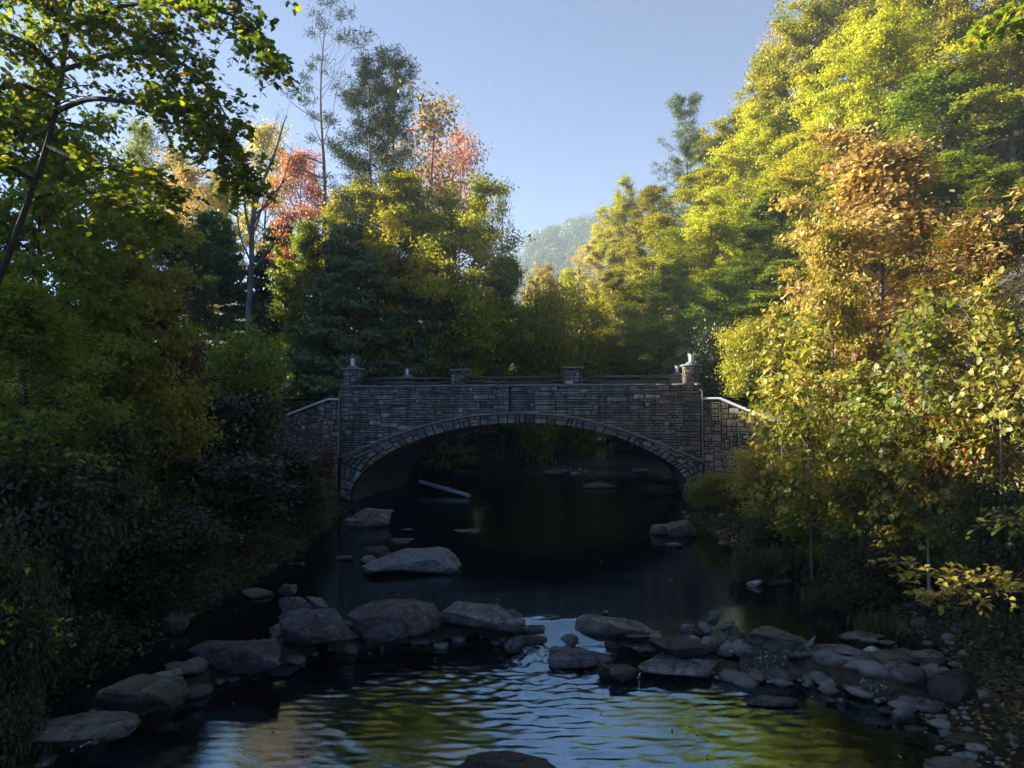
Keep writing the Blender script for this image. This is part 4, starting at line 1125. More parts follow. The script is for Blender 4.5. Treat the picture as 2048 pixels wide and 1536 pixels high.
prng = np.random.RandomState(99)
def tree(kind, name, label, px, pytop, Y, wpx, leafm, barkm='bark_dark', cat='tree', group=None, sink=.2, zg=None):
    """top at photo pixel (px, pytop) at distance Y, crown width about wpx pixels"""
    p = at_y(px, pytop, Y)
    while Y > 36 and wl(Y) - .6 < p[0] < wr(Y) + .6 and Y < 75:      # stands on the bank, never in the stream
        Y += .5; p = at_y(px, pytop, Y)
    z = gz(p[0], Y) - sink if zg is None else zg
    k = K[kind]
    H = max(p[2] - z, 1.0)
    Rr = {'oakA': 6, 'oakB': 5, 'oakC': 6.6, 'oakD': 5.4, 'thin': 4.6, 'tall': 4.6, 'pine': 5.2, 'bare_pine': 5.6, 'hemlock': 5.6, 'nearA': 3.4, 'nearB': 3, 'sapling': 1.7, 'bush': 2.0, 'bushB': 2.2, 'laurel': 2.3}[kind]
    sxy = (wpx / ppm(Y)) / (2 * Rr)
    sub = kind in ('bush', 'bushB', 'laurel')
    return plant(k, name, label, cat, (p[0], Y, z), sxy, H / k.H, leafm, barkm, random.Random(label).uniform(0, 6.28), group, 'stem' if sub else 'trunk', 'foliage' if sub else 'crown')

# --- trees behind the bridge, left and middle
T_ = [
 ('bare_pine', 'pine_tree', 'tallest pine with bare lower limbs standing alone against the sky', 648, 36, 57, 250, 'pine', 'bark_grey'),
 ('pine', 'pine_tree', 'tall loose pine rising straight behind the left half of the bridge', 736, 118, 51, 210, 'pine', 'bark_grey'),
 ('pine', 'pine_tree', 'dark topped pine just behind the loose pine with one long side limb', 782, 100, 58, 190, 'pine', 'bark_grey'),
 ('thin', 'maple_tree', 'thin pink and orange tree right of the pines, half its leaves gone', 858, 205, 60, 250, 'orange', 'bark_grey'),
 ('thin', 'maple_tree', 'sparse pinkish tree at the right edge of the pine group', 915, 270, 66, 180, 'red', 'bark_grey'),
 ('oakB', 'tulip_tree', 'sunlit yellow green tree in front of the pines', 800, 330, 50, 250, 'yellow_green', 'bark_dark'),
 ('oakC', 'oak_tree', 'broad green tree behind the middle of the bridge', 905, 430, 47, 310, 'olive', 'bark_dark'),
 ('oakD', 'oak_tree', 'green tree at the right end of the shaded clump behind the bridge', 1005, 500, 51, 180, 'green', 'bark_dark'),
 ('oakA', 'oak_tree', 'olive tree with gold lit upper leaves between the pine and the broad green tree', 700, 380, 53, 190, 'olive', 'bark_dark'),
 ('hemlock', 'hemlock_tree', 'blue green hemlock with layered drooping boughs behind the left lantern', 700, 440, 45, 240, 'hemlock', 'bark_grey'),
 ('hemlock', 'hemlock_tree', 'green hemlock filling the gap behind the broad green tree', 850, 500, 45, 200, 'hemlock', 'bark_dark'),
 ('tall', 'maple_tree', 'bright red maple left of the tallest pine', 602, 318, 58, 150, 'red', 'bark_dark'),
 ('tall', 'oak_tree', 'hazy yellow crowned tree on the ridge behind the bare tree', 535, 264, 84, 140, 'gold', 'bark_dark'),
 ('thin', 'birch_tree', 'slender wispy tree standing clear of the clump against the sky', 1003, 376, 56, 84, 'olive', 'bark_grey'),
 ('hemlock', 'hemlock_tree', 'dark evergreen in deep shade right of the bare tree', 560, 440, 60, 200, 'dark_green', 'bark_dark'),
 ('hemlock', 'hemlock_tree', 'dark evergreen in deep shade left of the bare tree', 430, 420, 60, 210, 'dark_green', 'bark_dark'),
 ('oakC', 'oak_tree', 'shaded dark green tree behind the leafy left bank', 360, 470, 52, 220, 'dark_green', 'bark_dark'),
 ('oakD', 'oak_tree', 'shaded green tree under the red maple', 612, 430, 55, 150, 'green', 'bark_dark'),
 ('tall', 'oak_tree', 'bluish tall tree on the left ridge in the haze', 285, 258, 92, 120, 'green', 'bark_dark'),
 ('tall', 'oak_tree', 'orange tinted tree below the left ridge', 385, 345, 80, 140, 'orange', 'bark_dark'),
 ('tall', 'oak_tree', 'pale gold tree on the left ridge between the bluish tree and the orange one', 350, 312, 96, 120, 'gold', 'bark_dark'),
 ('oakD', 'oak_tree', 'green tree on the left ridge beside the hazy yellow crown', 440, 330, 88, 130, 'olive', 'bark_dark'),
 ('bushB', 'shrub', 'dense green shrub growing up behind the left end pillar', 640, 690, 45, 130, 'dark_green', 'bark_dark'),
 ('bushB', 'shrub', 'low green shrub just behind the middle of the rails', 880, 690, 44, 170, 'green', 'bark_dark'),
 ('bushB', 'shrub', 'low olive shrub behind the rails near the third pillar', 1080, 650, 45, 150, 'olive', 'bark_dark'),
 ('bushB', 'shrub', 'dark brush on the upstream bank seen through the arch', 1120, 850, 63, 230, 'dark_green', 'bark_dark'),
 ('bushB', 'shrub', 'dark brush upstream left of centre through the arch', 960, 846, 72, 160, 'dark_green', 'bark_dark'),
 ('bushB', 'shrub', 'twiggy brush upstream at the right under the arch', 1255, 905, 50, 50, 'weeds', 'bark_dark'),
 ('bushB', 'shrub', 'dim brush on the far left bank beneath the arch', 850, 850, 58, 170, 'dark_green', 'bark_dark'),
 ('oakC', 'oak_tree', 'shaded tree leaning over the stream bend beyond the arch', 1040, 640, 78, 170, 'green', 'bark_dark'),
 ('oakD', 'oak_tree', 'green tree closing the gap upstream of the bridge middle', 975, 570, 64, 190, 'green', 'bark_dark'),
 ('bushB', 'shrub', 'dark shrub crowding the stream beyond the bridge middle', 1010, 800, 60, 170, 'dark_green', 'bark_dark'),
 ('bushB', 'shrub', 'olive shrub on the far bank between the third pillar and the dark shrub', 1150, 640, 57, 170, 'olive', 'bark_dark'),
 # valley beyond
 ('oakC', 'oak_tree', 'sunlit golden tree in the gap of the valley', 1100, 590, 92, 110, 'gold', 'bark_dark'),
 ('oakA', 'oak_tree', 'hazy pale yellow tree farther up the valley gap', 1085, 540, 135, 80, 'gold', 'bark_dark'),
 ('oakD', 'oak_tree', 'hazy lime tree in the valley beside the pale yellow one', 1140, 530, 128, 90, 'yellow_green', 'bark_dark'),
 ('thin', 'oak_tree', 'tan thin leaved tree at the foot of the distant hill', 1165, 500, 118, 70, 'orange', 'bark_dark'),
 ('oakA', 'oak_tree', 'yellow green tree low in the valley gap behind the broad green tree', 1060, 630, 74, 110, 'yellow_green', 'bark_dark'),
 ('oakB', 'oak_tree', 'shaded olive tree at the bend of the stream beyond the third pillar', 1085, 640, 58, 150, 'olive', 'bark_dark'),
]
for a in T_:
    tree(a[0], a[1], a[2], *a[3:7], a[7], a[8], 'shrub' if a[1] == 'shrub' else 'tree')
# --- forest on the right hillside
GF = 'trees of the right hillside forest'
F_ = [
 ('oakA', 'rust tipped tree at the low far end of the right hillside skyline', 1205, 458, 108, 95, 'gold'),
 ('oakC', 'golden tree on the right skyline next to the rust tipped one', 1250, 400, 102, 115, 'olive'),
 ('oakD', 'olive gold tree on the right skyline left of the dark hemlock', 1305, 365, 96, 120, 'olive'),
 ('oakA', 'yellow tree on the right skyline right of the dark hemlock', 1440, 265, 88, 150, 'olive'),
 ('oakB', 'amber tree on the right skyline where it steepens', 1495, 200, 84, 170, 'yellow_green'),
 ('thin', 'thin brown treetop poking above the right skyline', 1548, 58, 82, 80, 'orange'),
 ('oakC', 'golden brown tree on the right skyline below the thin treetop', 1548, 130, 78, 160, 'olive'),
 ('oakA', 'tall golden tree at the top of the right skyline', 1625, 22, 74, 220, 'olive'),
 ('oakD', 'tall olive tree cut by the top edge above the right slope', 1720, -40, 72, 210, 'olive'),
 ('oakB', 'tall yellow green tree cut by the top edge behind pale trunks', 1810, -80, 62, 220, 'yellow_green'),
 ('oakC', 'green tree cut by the top edge at the far right', 1930, -120, 60, 260, 'yellow_green'),
 ('oakD', 'lime tree right of the hemlock on the upper right slope', 1420, 330, 74, 170, 'yellow_green'),
 ('oakA', 'bright lime tree in the middle of the right slope', 1530, 240, 66, 200, 'yellow_green'),
 ('oakB', 'bright yellow green tree high on the right slope', 1640, 150, 60, 220, 'yellow_green'),
 ('oakC', 'yellow tree with pale limbs showing on the upper right slope', 1750, 60, 54, 240, 'yellow_green'),
 ('oakD', 'deep green tree on the right slope behind the orange beech', 1880, 130, 50, 260, 'green'),
 ('oakA', 'green tree at the right frame edge above the orange branch', 2020, 60, 48, 280, 'olive'),
 ('oakB', 'gold edged tree low on the slope beside the valley gap', 1225, 530, 84, 120, 'olive'),
 ('oakA', 'yellow green tree low on the slope right of the valley gap', 1180, 610, 70, 120, 'yellow_green'),
 ('oakD', 'olive tree below the hemlock on the right slope', 1320, 420, 74, 160, 'olive'),
 ('oakC', 'broad yellow green tree in the centre of the right forest', 1420, 440, 62, 200, 'yellow_green'),
 ('oakB', 'green tree left of the orange beech crown', 1540, 380, 56, 200, 'green'),
 ('oakA', 'tall lime tree directly above the orange beech', 1660, 280, 50, 210, 'yellow_green'),
 ('oakD', 'olive green tree above the third bridge pillar', 1260, 560, 60, 170, 'olive'),
 ('oakC', 'shaded green tree above the right rails of the bridge', 1350, 560, 54, 190, 'green'),
 ('oakA', 'shaded green tree behind the right end lantern', 1450, 560, 50, 180, 'green'),
 ('oakB', 'dark green tree behind the yellow sycamore saplings', 1560, 520, 45, 200, 'green'),
 ('oakD', 'shaded tree at the hill foot behind the third pillar', 1180, 640, 52, 160, 'olive'),
 ('oakC', 'dark tree at the hill foot left of the right end lantern', 1290, 650, 48, 170, 'green'),
 ('oakB', 'dark green tree behind the right approach wall', 1480, 640, 44, 150, 'dark_green'),
 ('oakC', 'green tree filling the slope behind the orange beech trunk', 1760, 330, 42, 260, 'green'),
 ('oakA', 'dull green tree on the slope above the right shrubs', 1930, 330, 40, 280, 'green'),
]
for a in F_:
    tree(a[0], 'forest_tree', a[1], *a[2:6], a[6], 'bark_grey', 'tree', GF)
tree('pine', 'hemlock_tree', 'dark feathery conifer breaking the right skyline', 1375, 186, 84, 130, 'hemlock', 'bark_grey')
for lb, px, py, Y, w, lm in [
 ('dark rhododendron shrub at the hill foot behind the right rails', 1250, 700, 46, 150, 'dark_green'),
 ('dark shrub behind the right end lantern pillar', 1420, 690, 42, 120, 'laurel'),
 ('brownish shrub behind the sloping coping of the right wing wall', 1500, 680, 38, 150, 'olive'),
 ('olive shrub just above the right approach wall', 1580, 690, 37, 170, 'maple_mix')]:
    tree('bushB', 'shrub', lb, px, py, Y, w, lm, 'bark_dark', 'shrub')

# --- left bank, near
for a in [
 ('nearA', 'maple_tree', 'big green and gold maple filling the left edge of the bank', 95, 250, 16, 420, 'canopy', 'bark_dark'),
 ('nearA', 'maple_tree', 'yellow green maple leaning out from the left bank over the pool', 265, 400, 19, 290, 'olive', 'bark_dark'),
 ('nearB', 'dogwood_tree', 'rust brown young tree in the shade of the left bank', 305, 560, 22, 260, 'russet', 'bark_dark'),
 ('nearB', 'beech_tree', 'dull green tree low at the left edge in front of the maple', 60, 560, 13, 380, 'green', 'bark_dark'),
 ('nearA', 'maple_tree', 'dark green maple between the rust brown tree and the left maple', 180, 520, 20, 280, 'green', 'bark_dark'),
]:
    tree(a[0], a[1], a[2], *a[3:7], a[7], a[8])
for a in [
 ('bush', 'green shrub with pale tips below the bare tree trunk', 492, 715, 31, 190, 'green'),
 ('bushB', 'olive shrub at the road edge left of the wing wall', 505, 780, 33, 110, 'olive'),
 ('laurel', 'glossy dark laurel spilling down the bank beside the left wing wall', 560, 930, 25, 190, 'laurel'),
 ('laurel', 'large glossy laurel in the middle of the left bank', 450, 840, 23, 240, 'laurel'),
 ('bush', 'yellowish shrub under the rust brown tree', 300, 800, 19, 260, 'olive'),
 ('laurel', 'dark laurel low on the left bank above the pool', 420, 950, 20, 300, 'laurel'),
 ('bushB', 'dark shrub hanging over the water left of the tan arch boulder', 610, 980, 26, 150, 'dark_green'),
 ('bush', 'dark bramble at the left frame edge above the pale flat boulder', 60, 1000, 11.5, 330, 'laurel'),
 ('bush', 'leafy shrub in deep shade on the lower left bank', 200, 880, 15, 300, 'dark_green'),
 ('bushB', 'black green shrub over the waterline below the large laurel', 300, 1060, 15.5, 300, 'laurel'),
 ('bushB', 'russet shrub growing against the left wing wall', 640, 925, 31, 70, 'russet'),
 ('bush', 'sprig of lighter leaves at the left frame edge low on the bank', 20, 1200, 9.5, 200, 'weeds'),
]:
    tree(a[0], 'shrub', a[1], *a[2:6], a[6], 'bark_dark', 'shrub')

# --- right bank, near
for a in [
 ('nearA', 'beech_tree', 'orange and gold beech glowing in sun on the right bank', 1755, 306, 24, 390, 'orange', 'bark_grey'),
 ('nearA', 'maple_tree', 'yellow leaved maple against the left flank of the orange beech', 1660, 470, 22, 200, 'gold', 'bark_grey'),
 ('nearB', 'beech_tree', 'brown orange beech at the right edge under the slope', 1930, 420, 18, 300, 'maple_mix', 'bark_grey'),
 ('sapling', 'sycamore_sapling', 'yellow sycamore sapling nearest the bridge pillar', 1560, 625, 20, 180, 'sycamore', 'bark_grey'),
 ('sapling', 'sycamore_sapling', 'yellow sycamore sapling with darker stem beside the orange beech', 1615, 640, 18.5, 190, 'sycamore', 'bark_grey'),
 ('sapling', 'sycamore_sapling', 'green leaved sapling with pale stem in front of the orange beech', 1845, 600, 15, 230, 'fresh', 'bark_pale'),
 ('sapling', 'sycamore_sapling', 'pale yellow sapling at the right edge of the bank', 1990, 570, 14, 220, 'sycamore', 'bark_pale'),
 ('sapling', 'sycamore_sapling', 'low green sapling between the yellow and the pale stemmed ones', 1730, 740, 16.5, 200, 'fresh', 'bark_grey'),
]:
    tree(a[0], a[1], a[2], *a[3:7], a[7], a[8])
for a in [
 ('bushB', 'olive shrub below the right wing wall at the arch foot', 1470, 975, 28, 180, 'olive'),
 ('bushB', 'low weedy shrub hiding the foot of the arch on the right shore', 1412, 985, 30, 100, 'olive'),
 ('bushB', 'yellow tipped shrub below the sycamore saplings', 1560, 930, 23, 230, 'gold'),
 ('bush', 'brownish green shrub over the grassy right shore', 1650, 985, 19.5, 230, 'olive'),
 ('bush', 'leafy green shrub in the middle of the right bank', 1770, 960, 17, 260, 'maple_mix'),
 ('bushB', 'dim russet shrub under the pale yellow sapling', 1920, 900, 15, 280, 'maple_mix'),
 ('bush', 'shaded shrub at the right frame edge above the dark hollow', 2030, 1030, 12, 240, 'weeds'),
 ('bushB', 'low weedy shrub behind the grass tufts on the right shore', 1560, 1060, 21, 170, 'weeds'),
 ('bushB', 'weedy shrub above the sandy patch on the right shore', 1720, 1100, 16, 200, 'weeds'),
 ('bushB', 'olive brush on the slope behind the saplings', 1680, 800, 27, 260, 'olive'),
 ('bushB', 'russet brush on the slope behind the pale stemmed sapling', 1900, 760, 24, 300, 'maple_mix'),
]:
    tree(a[0], 'shrub', a[1], *a[2:6], a[6], 'bark_dark', 'shrub')

# --- trees and branches drawn limb by limb
def limb_tree(name, label, limbs, leafm, barkm, tw, cat='tree', seed=0, base=None):
    """limbs: (points (px,py,Y), r0, r1, twigs, twig length, t0); tw: (leaf size, leaves per twig, template, droop)"""
    rng = np.random.RandomState(seed)
    tr, P_, N_, D_, R_2 = [], [], [], [], []
    for (pts, r0, r1, nt_, tl, t0) in limbs:
        W = catmull([at_y(*p) for p in pts], 24)
        if base is not None and pts is limbs[0][0]: pass
        tr.append(tube(W, np.linspace(r0, r1, 24), 8 if r0 > .05 else 5))
        T = np.gradient(W, axis=0)
        for k in range(nt_):
            t = t0 + (1 - t0) * rng.rand() ** .85 if nt_ > 1 else 1
            i = min(int(t * 23), 22)
            d = T[i] / np.linalg.norm(T[i])
            dd = d * .5 + rv(rng, 1)[0] * np.array((.9, .9, .55)); dd /= np.linalg.norm(dd)
            L_ = tl * rng.uniform(.5, 1.3)
            tip = W[i] + dd * L_ + np.array((0, 0, -tw[3] * L_))
            mid = (W[i] + tip) / 2 + np.array((0, 0, .12 * L_))
            tw_ = catmull([W[i], mid, tip], 7)
            tr.append(tube(tw_, np.linspace(max(r1 * .6, .006), .003, 7), 4))
            n = max(2, int(tw[1] * rng.uniform(.6, 1.3)))
            s = rng.uniform(.25, 1.05, n)
            base_p = np.column_stack([np.interp(s, np.linspace(0, 1, 7), tw_[:, q]) for q in range(3)])
            cr = rng.rand()
            P_.append(base_p + rng.normal(0, .05 * tl, (n, 3)))
            N_.append(rv(rng, n) * .6 + np.array((0, 0, .8))); D_.append(dd * .5 + rv(rng, n) * .8 + np.array((0, 0, -.45)))
            R_2.append(np.clip(.5 * cr + .5 * rng.rand(n), 0, 1))
    root = np.array(at_y(*limbs[0][0][0]))
    e = tag(empty(name, root), label, cat)
    build('trunk' if cat == 'tree' else 'stem', [(V - root, F) for V, F in tr], M[barkm], e, smooth=True)
    if P_:
        P_ = np.concatenate(P_); n = len(P_)
        lv = leaves(P_ - root, np.concatenate(N_), np.concatenate(D_), tw[0] * rng.uniform(.7, 1.25, n), np.concatenate(R_2), tw[2], rng)
        build('crown' if cat == 'tree' else 'foliage', [lv], LV[leafm], e)
    return e

# overhanging maple, top left
limb_tree('maple_tree', 'dark overhanging maple with drooping leafy branches across the upper left sky', [
 ([(-260, 1150, 11.5), (-60, 700, 11.2), (50, 420, 11), (105, 250, 11), (130, 100, 11), (150, -100, 11)], .06, .03, 24, .8, .6),
 ([(112, 222, 11), (180, 198, 10.6), (260, 205, 10.3), (340, 215, 10), (420, 250, 9.8), (490, 350, 9.6)], .05, .012, 70, .55, .25),
 ([(125, 140, 11), (220, 110, 10.6), (330, 110, 10.2), (410, 170, 10), (470, 260, 9.8)], .045, .01, 90, .6, .1),
 ([(130, 60, 11), (250, 10, 10.5), (380, 15, 10), (480, 40, 9.7), (545, 140, 9.5)], .045, .01, 95, .55, .1),
 ([(140, 0, 11), (260, -60, 10.4), (400, -80, 10), (540, -40, 9.6)], .045, .012, 80, .6, .1),
 ([(120, 150, 11), (60, 90, 10.7), (-20, 60, 10.5), (-120, 60, 10)], .05, .012, 90, .7, .05),
 ([(128, 80, 11), (90, 0, 10.5), (20, -60, 10), (-60, -90, 9.6)], .05, .012, 80, .7, .1),
 ([(115, 200, 11), (40, 170, 10.4), (-40, 190, 10), (-120, 230, 9.6)], .04, .012, 60, .6, .1),
 ([(128, 70, 11), (190, 40, 10.8), (280, 70, 10.6), (360, 60, 10.3)], .03, .01, 80, .55, .1),
 ([(420, 250, 9.8), (470, 330, 9.7), (490, 390, 9.6)], .012, .006, 40, .4, .2),
 ([(300, 120, 10.3), (350, 180, 10.0), (400, 225, 9.8), (450, 300, 9.7)], .02, .006, 60, .5, .2),
 ([(90, 290, 11), (180, 330, 10.6), (280, 350, 10.2), (360, 390, 10)], .035, .008, 46, .5, .2),
 ([(60, 400, 11), (140, 380, 10.5), (240, 400, 10), (330, 450, 9.8)], .035, .008, 46, .55, .2),
 ([(70, 360, 11), (-10, 320, 10.5), (-90, 310, 10)], .035, .01, 40, .6, .1),
], 'canopy', 'bark_dark', (.088, 15, MAPLE, .3), seed=31)
# bare grey tree
limb_tree('bare_tree', 'leafless pale grey tree with forked limbs behind the left shrubs', [
 ([(497, 780, 46), (497, 700, 46), (497, 620, 46), (503, 540, 46), (503, 480, 46), (505, 440, 46)], .23, .14, 0, 1, 1),
 ([(505, 440, 46), (520, 380, 46), (548, 310, 45.6), (566, 250, 45.3), (574, 232, 45.2)], .15, .02, 12, 1.6, .35),
 ([(503, 545, 46), (530, 510, 45.5), (560, 475, 45), (576, 445, 44.8)], .11, .025, 5, 1.3, .4),
 ([(503, 480, 46), (492, 430, 46.4), (487, 370, 46.8), (486, 340, 47)], .11, .03, 7, 1.3, .3),
 ([(505, 450, 46), (530, 410, 46), (570, 360, 46.2), (600, 335, 46.4)], .10, .02, 8, 1.4, .35),
 ([(505, 440, 46), (508, 390, 46), (520, 330, 45.8), (530, 270, 45.5)], .10, .02, 16, 1.5, .3),
 ([(500, 520, 46), (480, 470, 46.2), (474, 410, 46.5), (470, 370, 46.8)], .07, .015, 10, 1.2, .3),
 ([(508, 430, 46), (545, 400, 45.8), (570, 350, 45.6), (585, 290, 45.4)], .08, .015, 14, 1.4, .3),
 ([(520, 380, 46), (525, 320, 46), (545, 262, 46), (556, 228, 46)], .06, .012, 12, 1.2, .3),
 ([(505, 470, 46), (520, 430, 46.3), (528, 380, 46.5), (515, 340, 46.6)], .06, .012, 10, 1.2, .3),
], 'olive', 'bark_grey', (.10, 2, DIA, .0), seed=32)
# branches hanging in from the right
limb_tree('beech_branch', 'branch of orange and lime leaves reaching in low over the right bank', [
 ([(2230, 1190, 8.6), (2080, 1165, 8.8), (1960, 1150, 9), (1860, 1150, 9.1), (1780, 1118, 9.2)], .02, .005, 42, .35, .25),
 ([(2120, 1180, 8.7), (2000, 1185, 8.8), (1920, 1190, 8.8), (1840, 1192, 8.9)], .014, .004, 26, .3, .1),
], 'gold', 'bark_dark', (.10, 8, OVAL, .15), 'branch', seed=33)
limb_tree('beech_branch', 'branch of lime leaves at the right frame edge above the orange one', [
 ([(2200, 1060, 9), (2090, 1040, 9.3), (2020, 1045, 9.5), (1955, 1055, 9.6)], .016, .004, 22, .35, .2),
], 'fresh', 'bark_dark', (.10, 7, OVAL, .15), 'branch', seed=34)
limb_tree('beech_branch', 'spray of copper orange leaves hanging in from the right edge', [
 ([(2230, 330, 8.5), (2120, 370, 8.8), (2040, 400, 9), (1960, 440, 9.2)], .016, .004, 24, .4, .1),
 ([(2200, 480, 8.6), (2100, 480, 8.9), (2020, 490, 9.1), (1930, 520, 9.3)], .014, .004, 20, .4, .1),
], 'orange', 'bark_dark', (.11, 7, OVAL, .2), 'branch', seed=35)
limb_tree('maple_branch', 'spray of lighter leaves reaching in low at the left frame edge', [
 ([(-240, 1180, 8.8), (-110, 1185, 9.0), (0, 1215, 9.2), (60, 1240, 9.4), (105, 1262, 9.5)], .014, .004, 26, .35, .3),
 ([(-200, 1120, 9.0), (-90, 1120, 9.2), (10, 1140, 9.5)], .012, .004, 16, .35, .3),
], 'olive', 'bark_dark', (.085, 8, OVAL, .15), 'branch', seed=37)
limb_tree('maple_branch', 'leafy branch leaning out of the dark bushes at the left edge above the bank', [
 ([(-260, 960, 10), (-120, 900, 10.3), (0, 870, 10.6), (90, 900, 11), (150, 950, 11.2)], .02, .005, 36, .45, .25),
], 'canopy', 'bark_dark', (.11, 9, MAPLE, .2), 'branch', seed=38)
limb_tree('maple_branch', 'dark maple branch crossing the upper right corner', [
 ([(2300, -60, 11), (2150, -30, 11.3), (2040, 20, 11.6), (1960, 60, 12)], .03, .008, 40, .6, .1),
], 'canopy', 'bark_dark', (.15, 9, MAPLE, .25), 'branch', seed=36)

# --- ground cover, grass, litter
def cover(name, label, n, fx, leafm, size, hmax, tmpl, seed, upn=.8):
    rng = np.random.RandomState(seed)
    P = fx(rng, n); z = ground_z(P[:, 0], P[:, 1])
    h = hmax * rng.rand(len(P)) ** 1.5 * np.clip(.6 + .6 * vnoise(P[:, 0], P[:, 1], 1.2, seed), .05, 1.4)
    Q = np.column_stack([P, z + h + .02])
    m = len(Q)
    lv = leaves(Q, rv(rng, m) * .7 + np.array((0, 0, upn)), rv(rng, m), size * rng.uniform(.6, 1.4, m), np.clip(.5 + .3 * vnoise(P[:, 0], P[:, 1], .9, seed + 1) + .3 * rng.normal(size=m), 0, 1), tmpl, rng)
    return tag(build(name, [lv], LV[leafm]), label, 'ground cover', kind='stuff')
def bank(side, s0, s1, y0, y1):
    def f(rng, n):
        y = rng.uniform(y0, y1, n); s = s0 + (s1 - s0) * rng.rand(n) ** 1.2
        return np.column_stack([wl(y) - s if side < 0 else wr(y) + s, y])
    return f
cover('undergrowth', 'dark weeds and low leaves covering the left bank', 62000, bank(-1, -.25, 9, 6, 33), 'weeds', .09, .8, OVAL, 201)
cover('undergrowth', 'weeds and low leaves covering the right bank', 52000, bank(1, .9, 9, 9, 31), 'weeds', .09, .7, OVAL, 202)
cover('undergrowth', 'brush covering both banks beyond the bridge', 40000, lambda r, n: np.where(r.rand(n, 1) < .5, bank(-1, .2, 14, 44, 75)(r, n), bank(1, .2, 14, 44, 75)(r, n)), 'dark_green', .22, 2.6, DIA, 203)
cover('leaf_litter', 'fallen leaves scattered along the stream edges', 11000, lambda r, n: np.where(r.rand(n, 1) < .4, bank(-1, .1, 4, 7, 30)(r, n), bank(1, .1, 4, 7, 30)(r, n)), 'orange', .07, .02, OVAL, 204, 2.5)
def grass(label, px, py, n, rad, hgt, seed):
    rng = np.random.RandomState(seed)
    p = at_z(px, py, .25); z = max(gz(p[0], p[1]), 0) - .03
    P = rng.normal(0, rad * .4, (n, 3)); P[:, 2] = 0
    D = np.column_stack([P[:, 0] / rad * .9 + rng.normal(0, .25, n), P[:, 1] / rad * .9 + rng.normal(0, .25, n), np.ones(n)])
    Nn = np.column_stack([D[:, 0], D[:, 1], -.3 * np.ones(n)]) + rng.normal(0, .15, (n, 3))
    lv = leaves(P, -Nn, D, hgt * rng.uniform(.5, 1.2, n), rng.rand(n), BLADE, rng)
    tag(build('grass_tuft', [lv], LV['straw'], loc=(p[0], p[1], z)), label, 'grass', 'grass tufts on the right shore')
grass('big rounded grass tuft overhanging the pale oval stone', 1515, 1140, 900, .55, .75, 301)
grass('grass tuft with straw tips right of the big rounded tuft', 1575, 1130, 600, .45, .8, 302)
grass('small grass tuft by the sandy patch', 1640, 1190, 400, .35, .45, 303)
grass('low green tuft behind the flat olive slab', 1760, 1245, 500, .45, .4, 304)
def floating(n, seed):
    rng = np.random.RandomState(seed)
    y = np.concatenate([rng.uniform(9, 14, n // 2), rng.uniform(15.5, 34, n // 2)]); m = len(y)
    t = np.where(rng.rand(m) < .5, rng.rand(m) ** 3 * .5, 1 - rng.rand(m) ** 3 * .5)
    x = wl(y) + (wr(y) - wl(y)) * t
    z = water_h(x, y) + .02
    lv = leaves(np.column_stack([x, y, z]), rv(rng, m) * .12 + np.array((0, 0, 1.)), rv(rng, m), .085 * rng.uniform(.7, 1.3, m), rng.rand(m), OVAL, rng)
    tag(build('floating_leaves', [lv], LV['orange']), 'fallen autumn leaves floating on the stream', 'leaves', kind='stuff')
floating(170, 210)
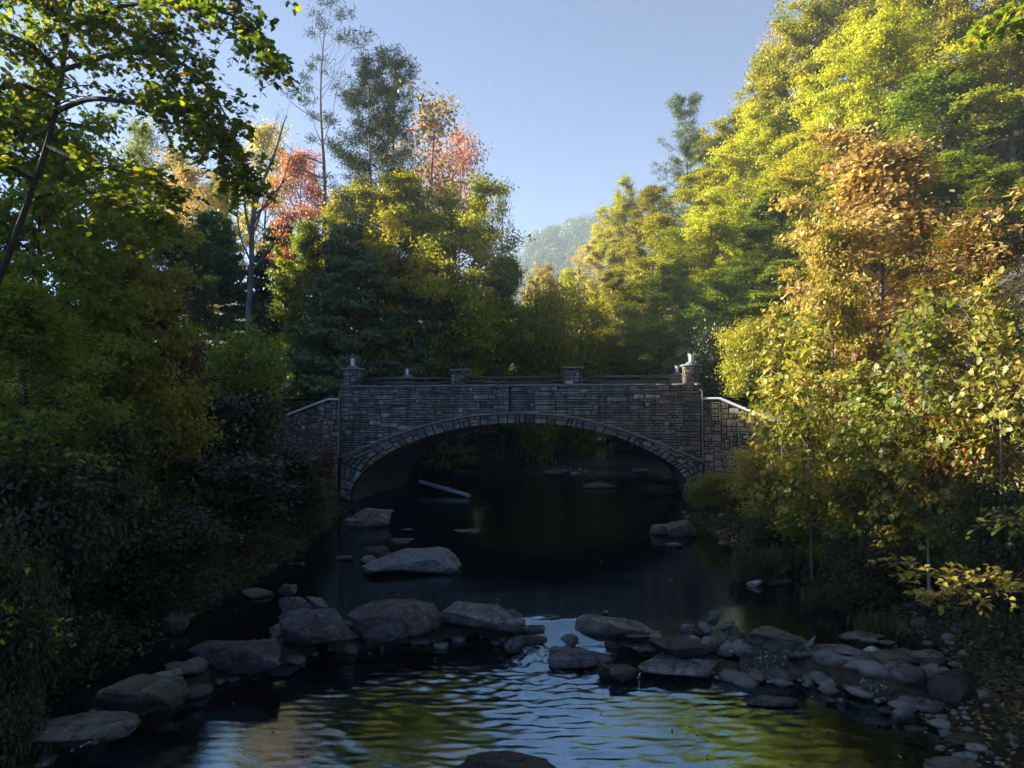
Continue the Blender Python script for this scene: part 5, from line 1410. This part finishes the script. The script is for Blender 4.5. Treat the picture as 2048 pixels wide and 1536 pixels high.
# yellow leaf on the dark weir boulder is part of the litter; far woods ------------------------------------------------
def wood(name, label, pts, leafm, crown, per, size, seed, hgt):
    rng = np.random.RandomState(seed)
    m = len(pts); z = ground_z(pts[:, 0], pts[:, 1])
    h = hgt * rng.uniform(.75, 1.25, m)
    n = m * per; idx = np.repeat(np.arange(m), per)
    d = rv(rng, n); d[:, 2] = np.abs(d[:, 2]) * 1.2 - .25
    rr_ = (crown * rng.uniform(.7, 1.3, m))[idx] * rng.uniform(.75, 1.05, n)
    P = np.column_stack([pts[idx, 0] + d[:, 0] * rr_, pts[idx, 1] + d[:, 1] * rr_, (z + h - crown)[idx] + d[:, 2] * rr_ * 1.3])
    crn = rng.rand(m)
    lv = leaves(P, d + rv(rng, n) * .6, rv(rng, n), size * rng.uniform(.6, 1.4, n), np.clip(.75 * crn[idx] + .25 * rng.rand(n), 0, 1), DIA, rng)
    return tag(build(name, [lv], LV[leafm]), label, 'forest', kind='stuff')
rng = np.random.RandomState(401)
pts = np.column_stack([rng.uniform(-80, 230, 1150), rng.uniform(440, 830, 1150)])
wood('hill_forest', 'hazy autumn forest covering the distant hill', pts, 'dark_green', 8, 280, 1.3, 402, 20)
# wood on the ridge to the left, from whose crest the valley gets its shade
yy = rng.uniform(8, 120, 420); ss = rng.uniform(34, 62, 420)
pts = np.column_stack([wl(yy) - ss, yy])
pts = pts[(pts[:, 0] < -.82 * pts[:, 1] - 4) | (pts[:, 1] < 30)]
wood('hillside_wood', 'wood on the high left hillside shading the stream', pts, 'olive', 3.6, 260, 1.1, 403, 14)

yy = rng.uniform(10, 60, 420); xx = rng.uniform(14, 70, 420)
pts = np.column_stack([xx, yy]); pts = pts[pts[:, 0] > .86 * pts[:, 1] + 10]
wood('hillside_wood', 'wood climbing the right hillside beyond the beech', pts, 'olive', 3.4, 420, .55, 404, 12)

# ------------------------------------------------------------------ haze
def haze_mat(dens):
    m, nt, out = new_mat('valley_haze')
    p = N(nt, "ShaderNodeVolumePrincipled")
    p.inputs["Color"].default_value = (.72, .85, 1.0, 1)
    p.inputs["Density"].default_value = dens
    p.inputs["Anisotropy"].default_value = .1
    nt.links.new(p.outputs[0], out.inputs["Volume"])
    return m
HAZE = .00045
zlo = float(GZ.min()) - 1.0
V, F = box(-440, 545, -85, 1330, zlo, float(GZ.max()) + 28)
print('HAZETOP', GZ.max())
hz = tag(build('haze', [(V, F)], haze_mat(HAZE)), 'thin morning haze filling the valley air', 'haze', kind='stuff')
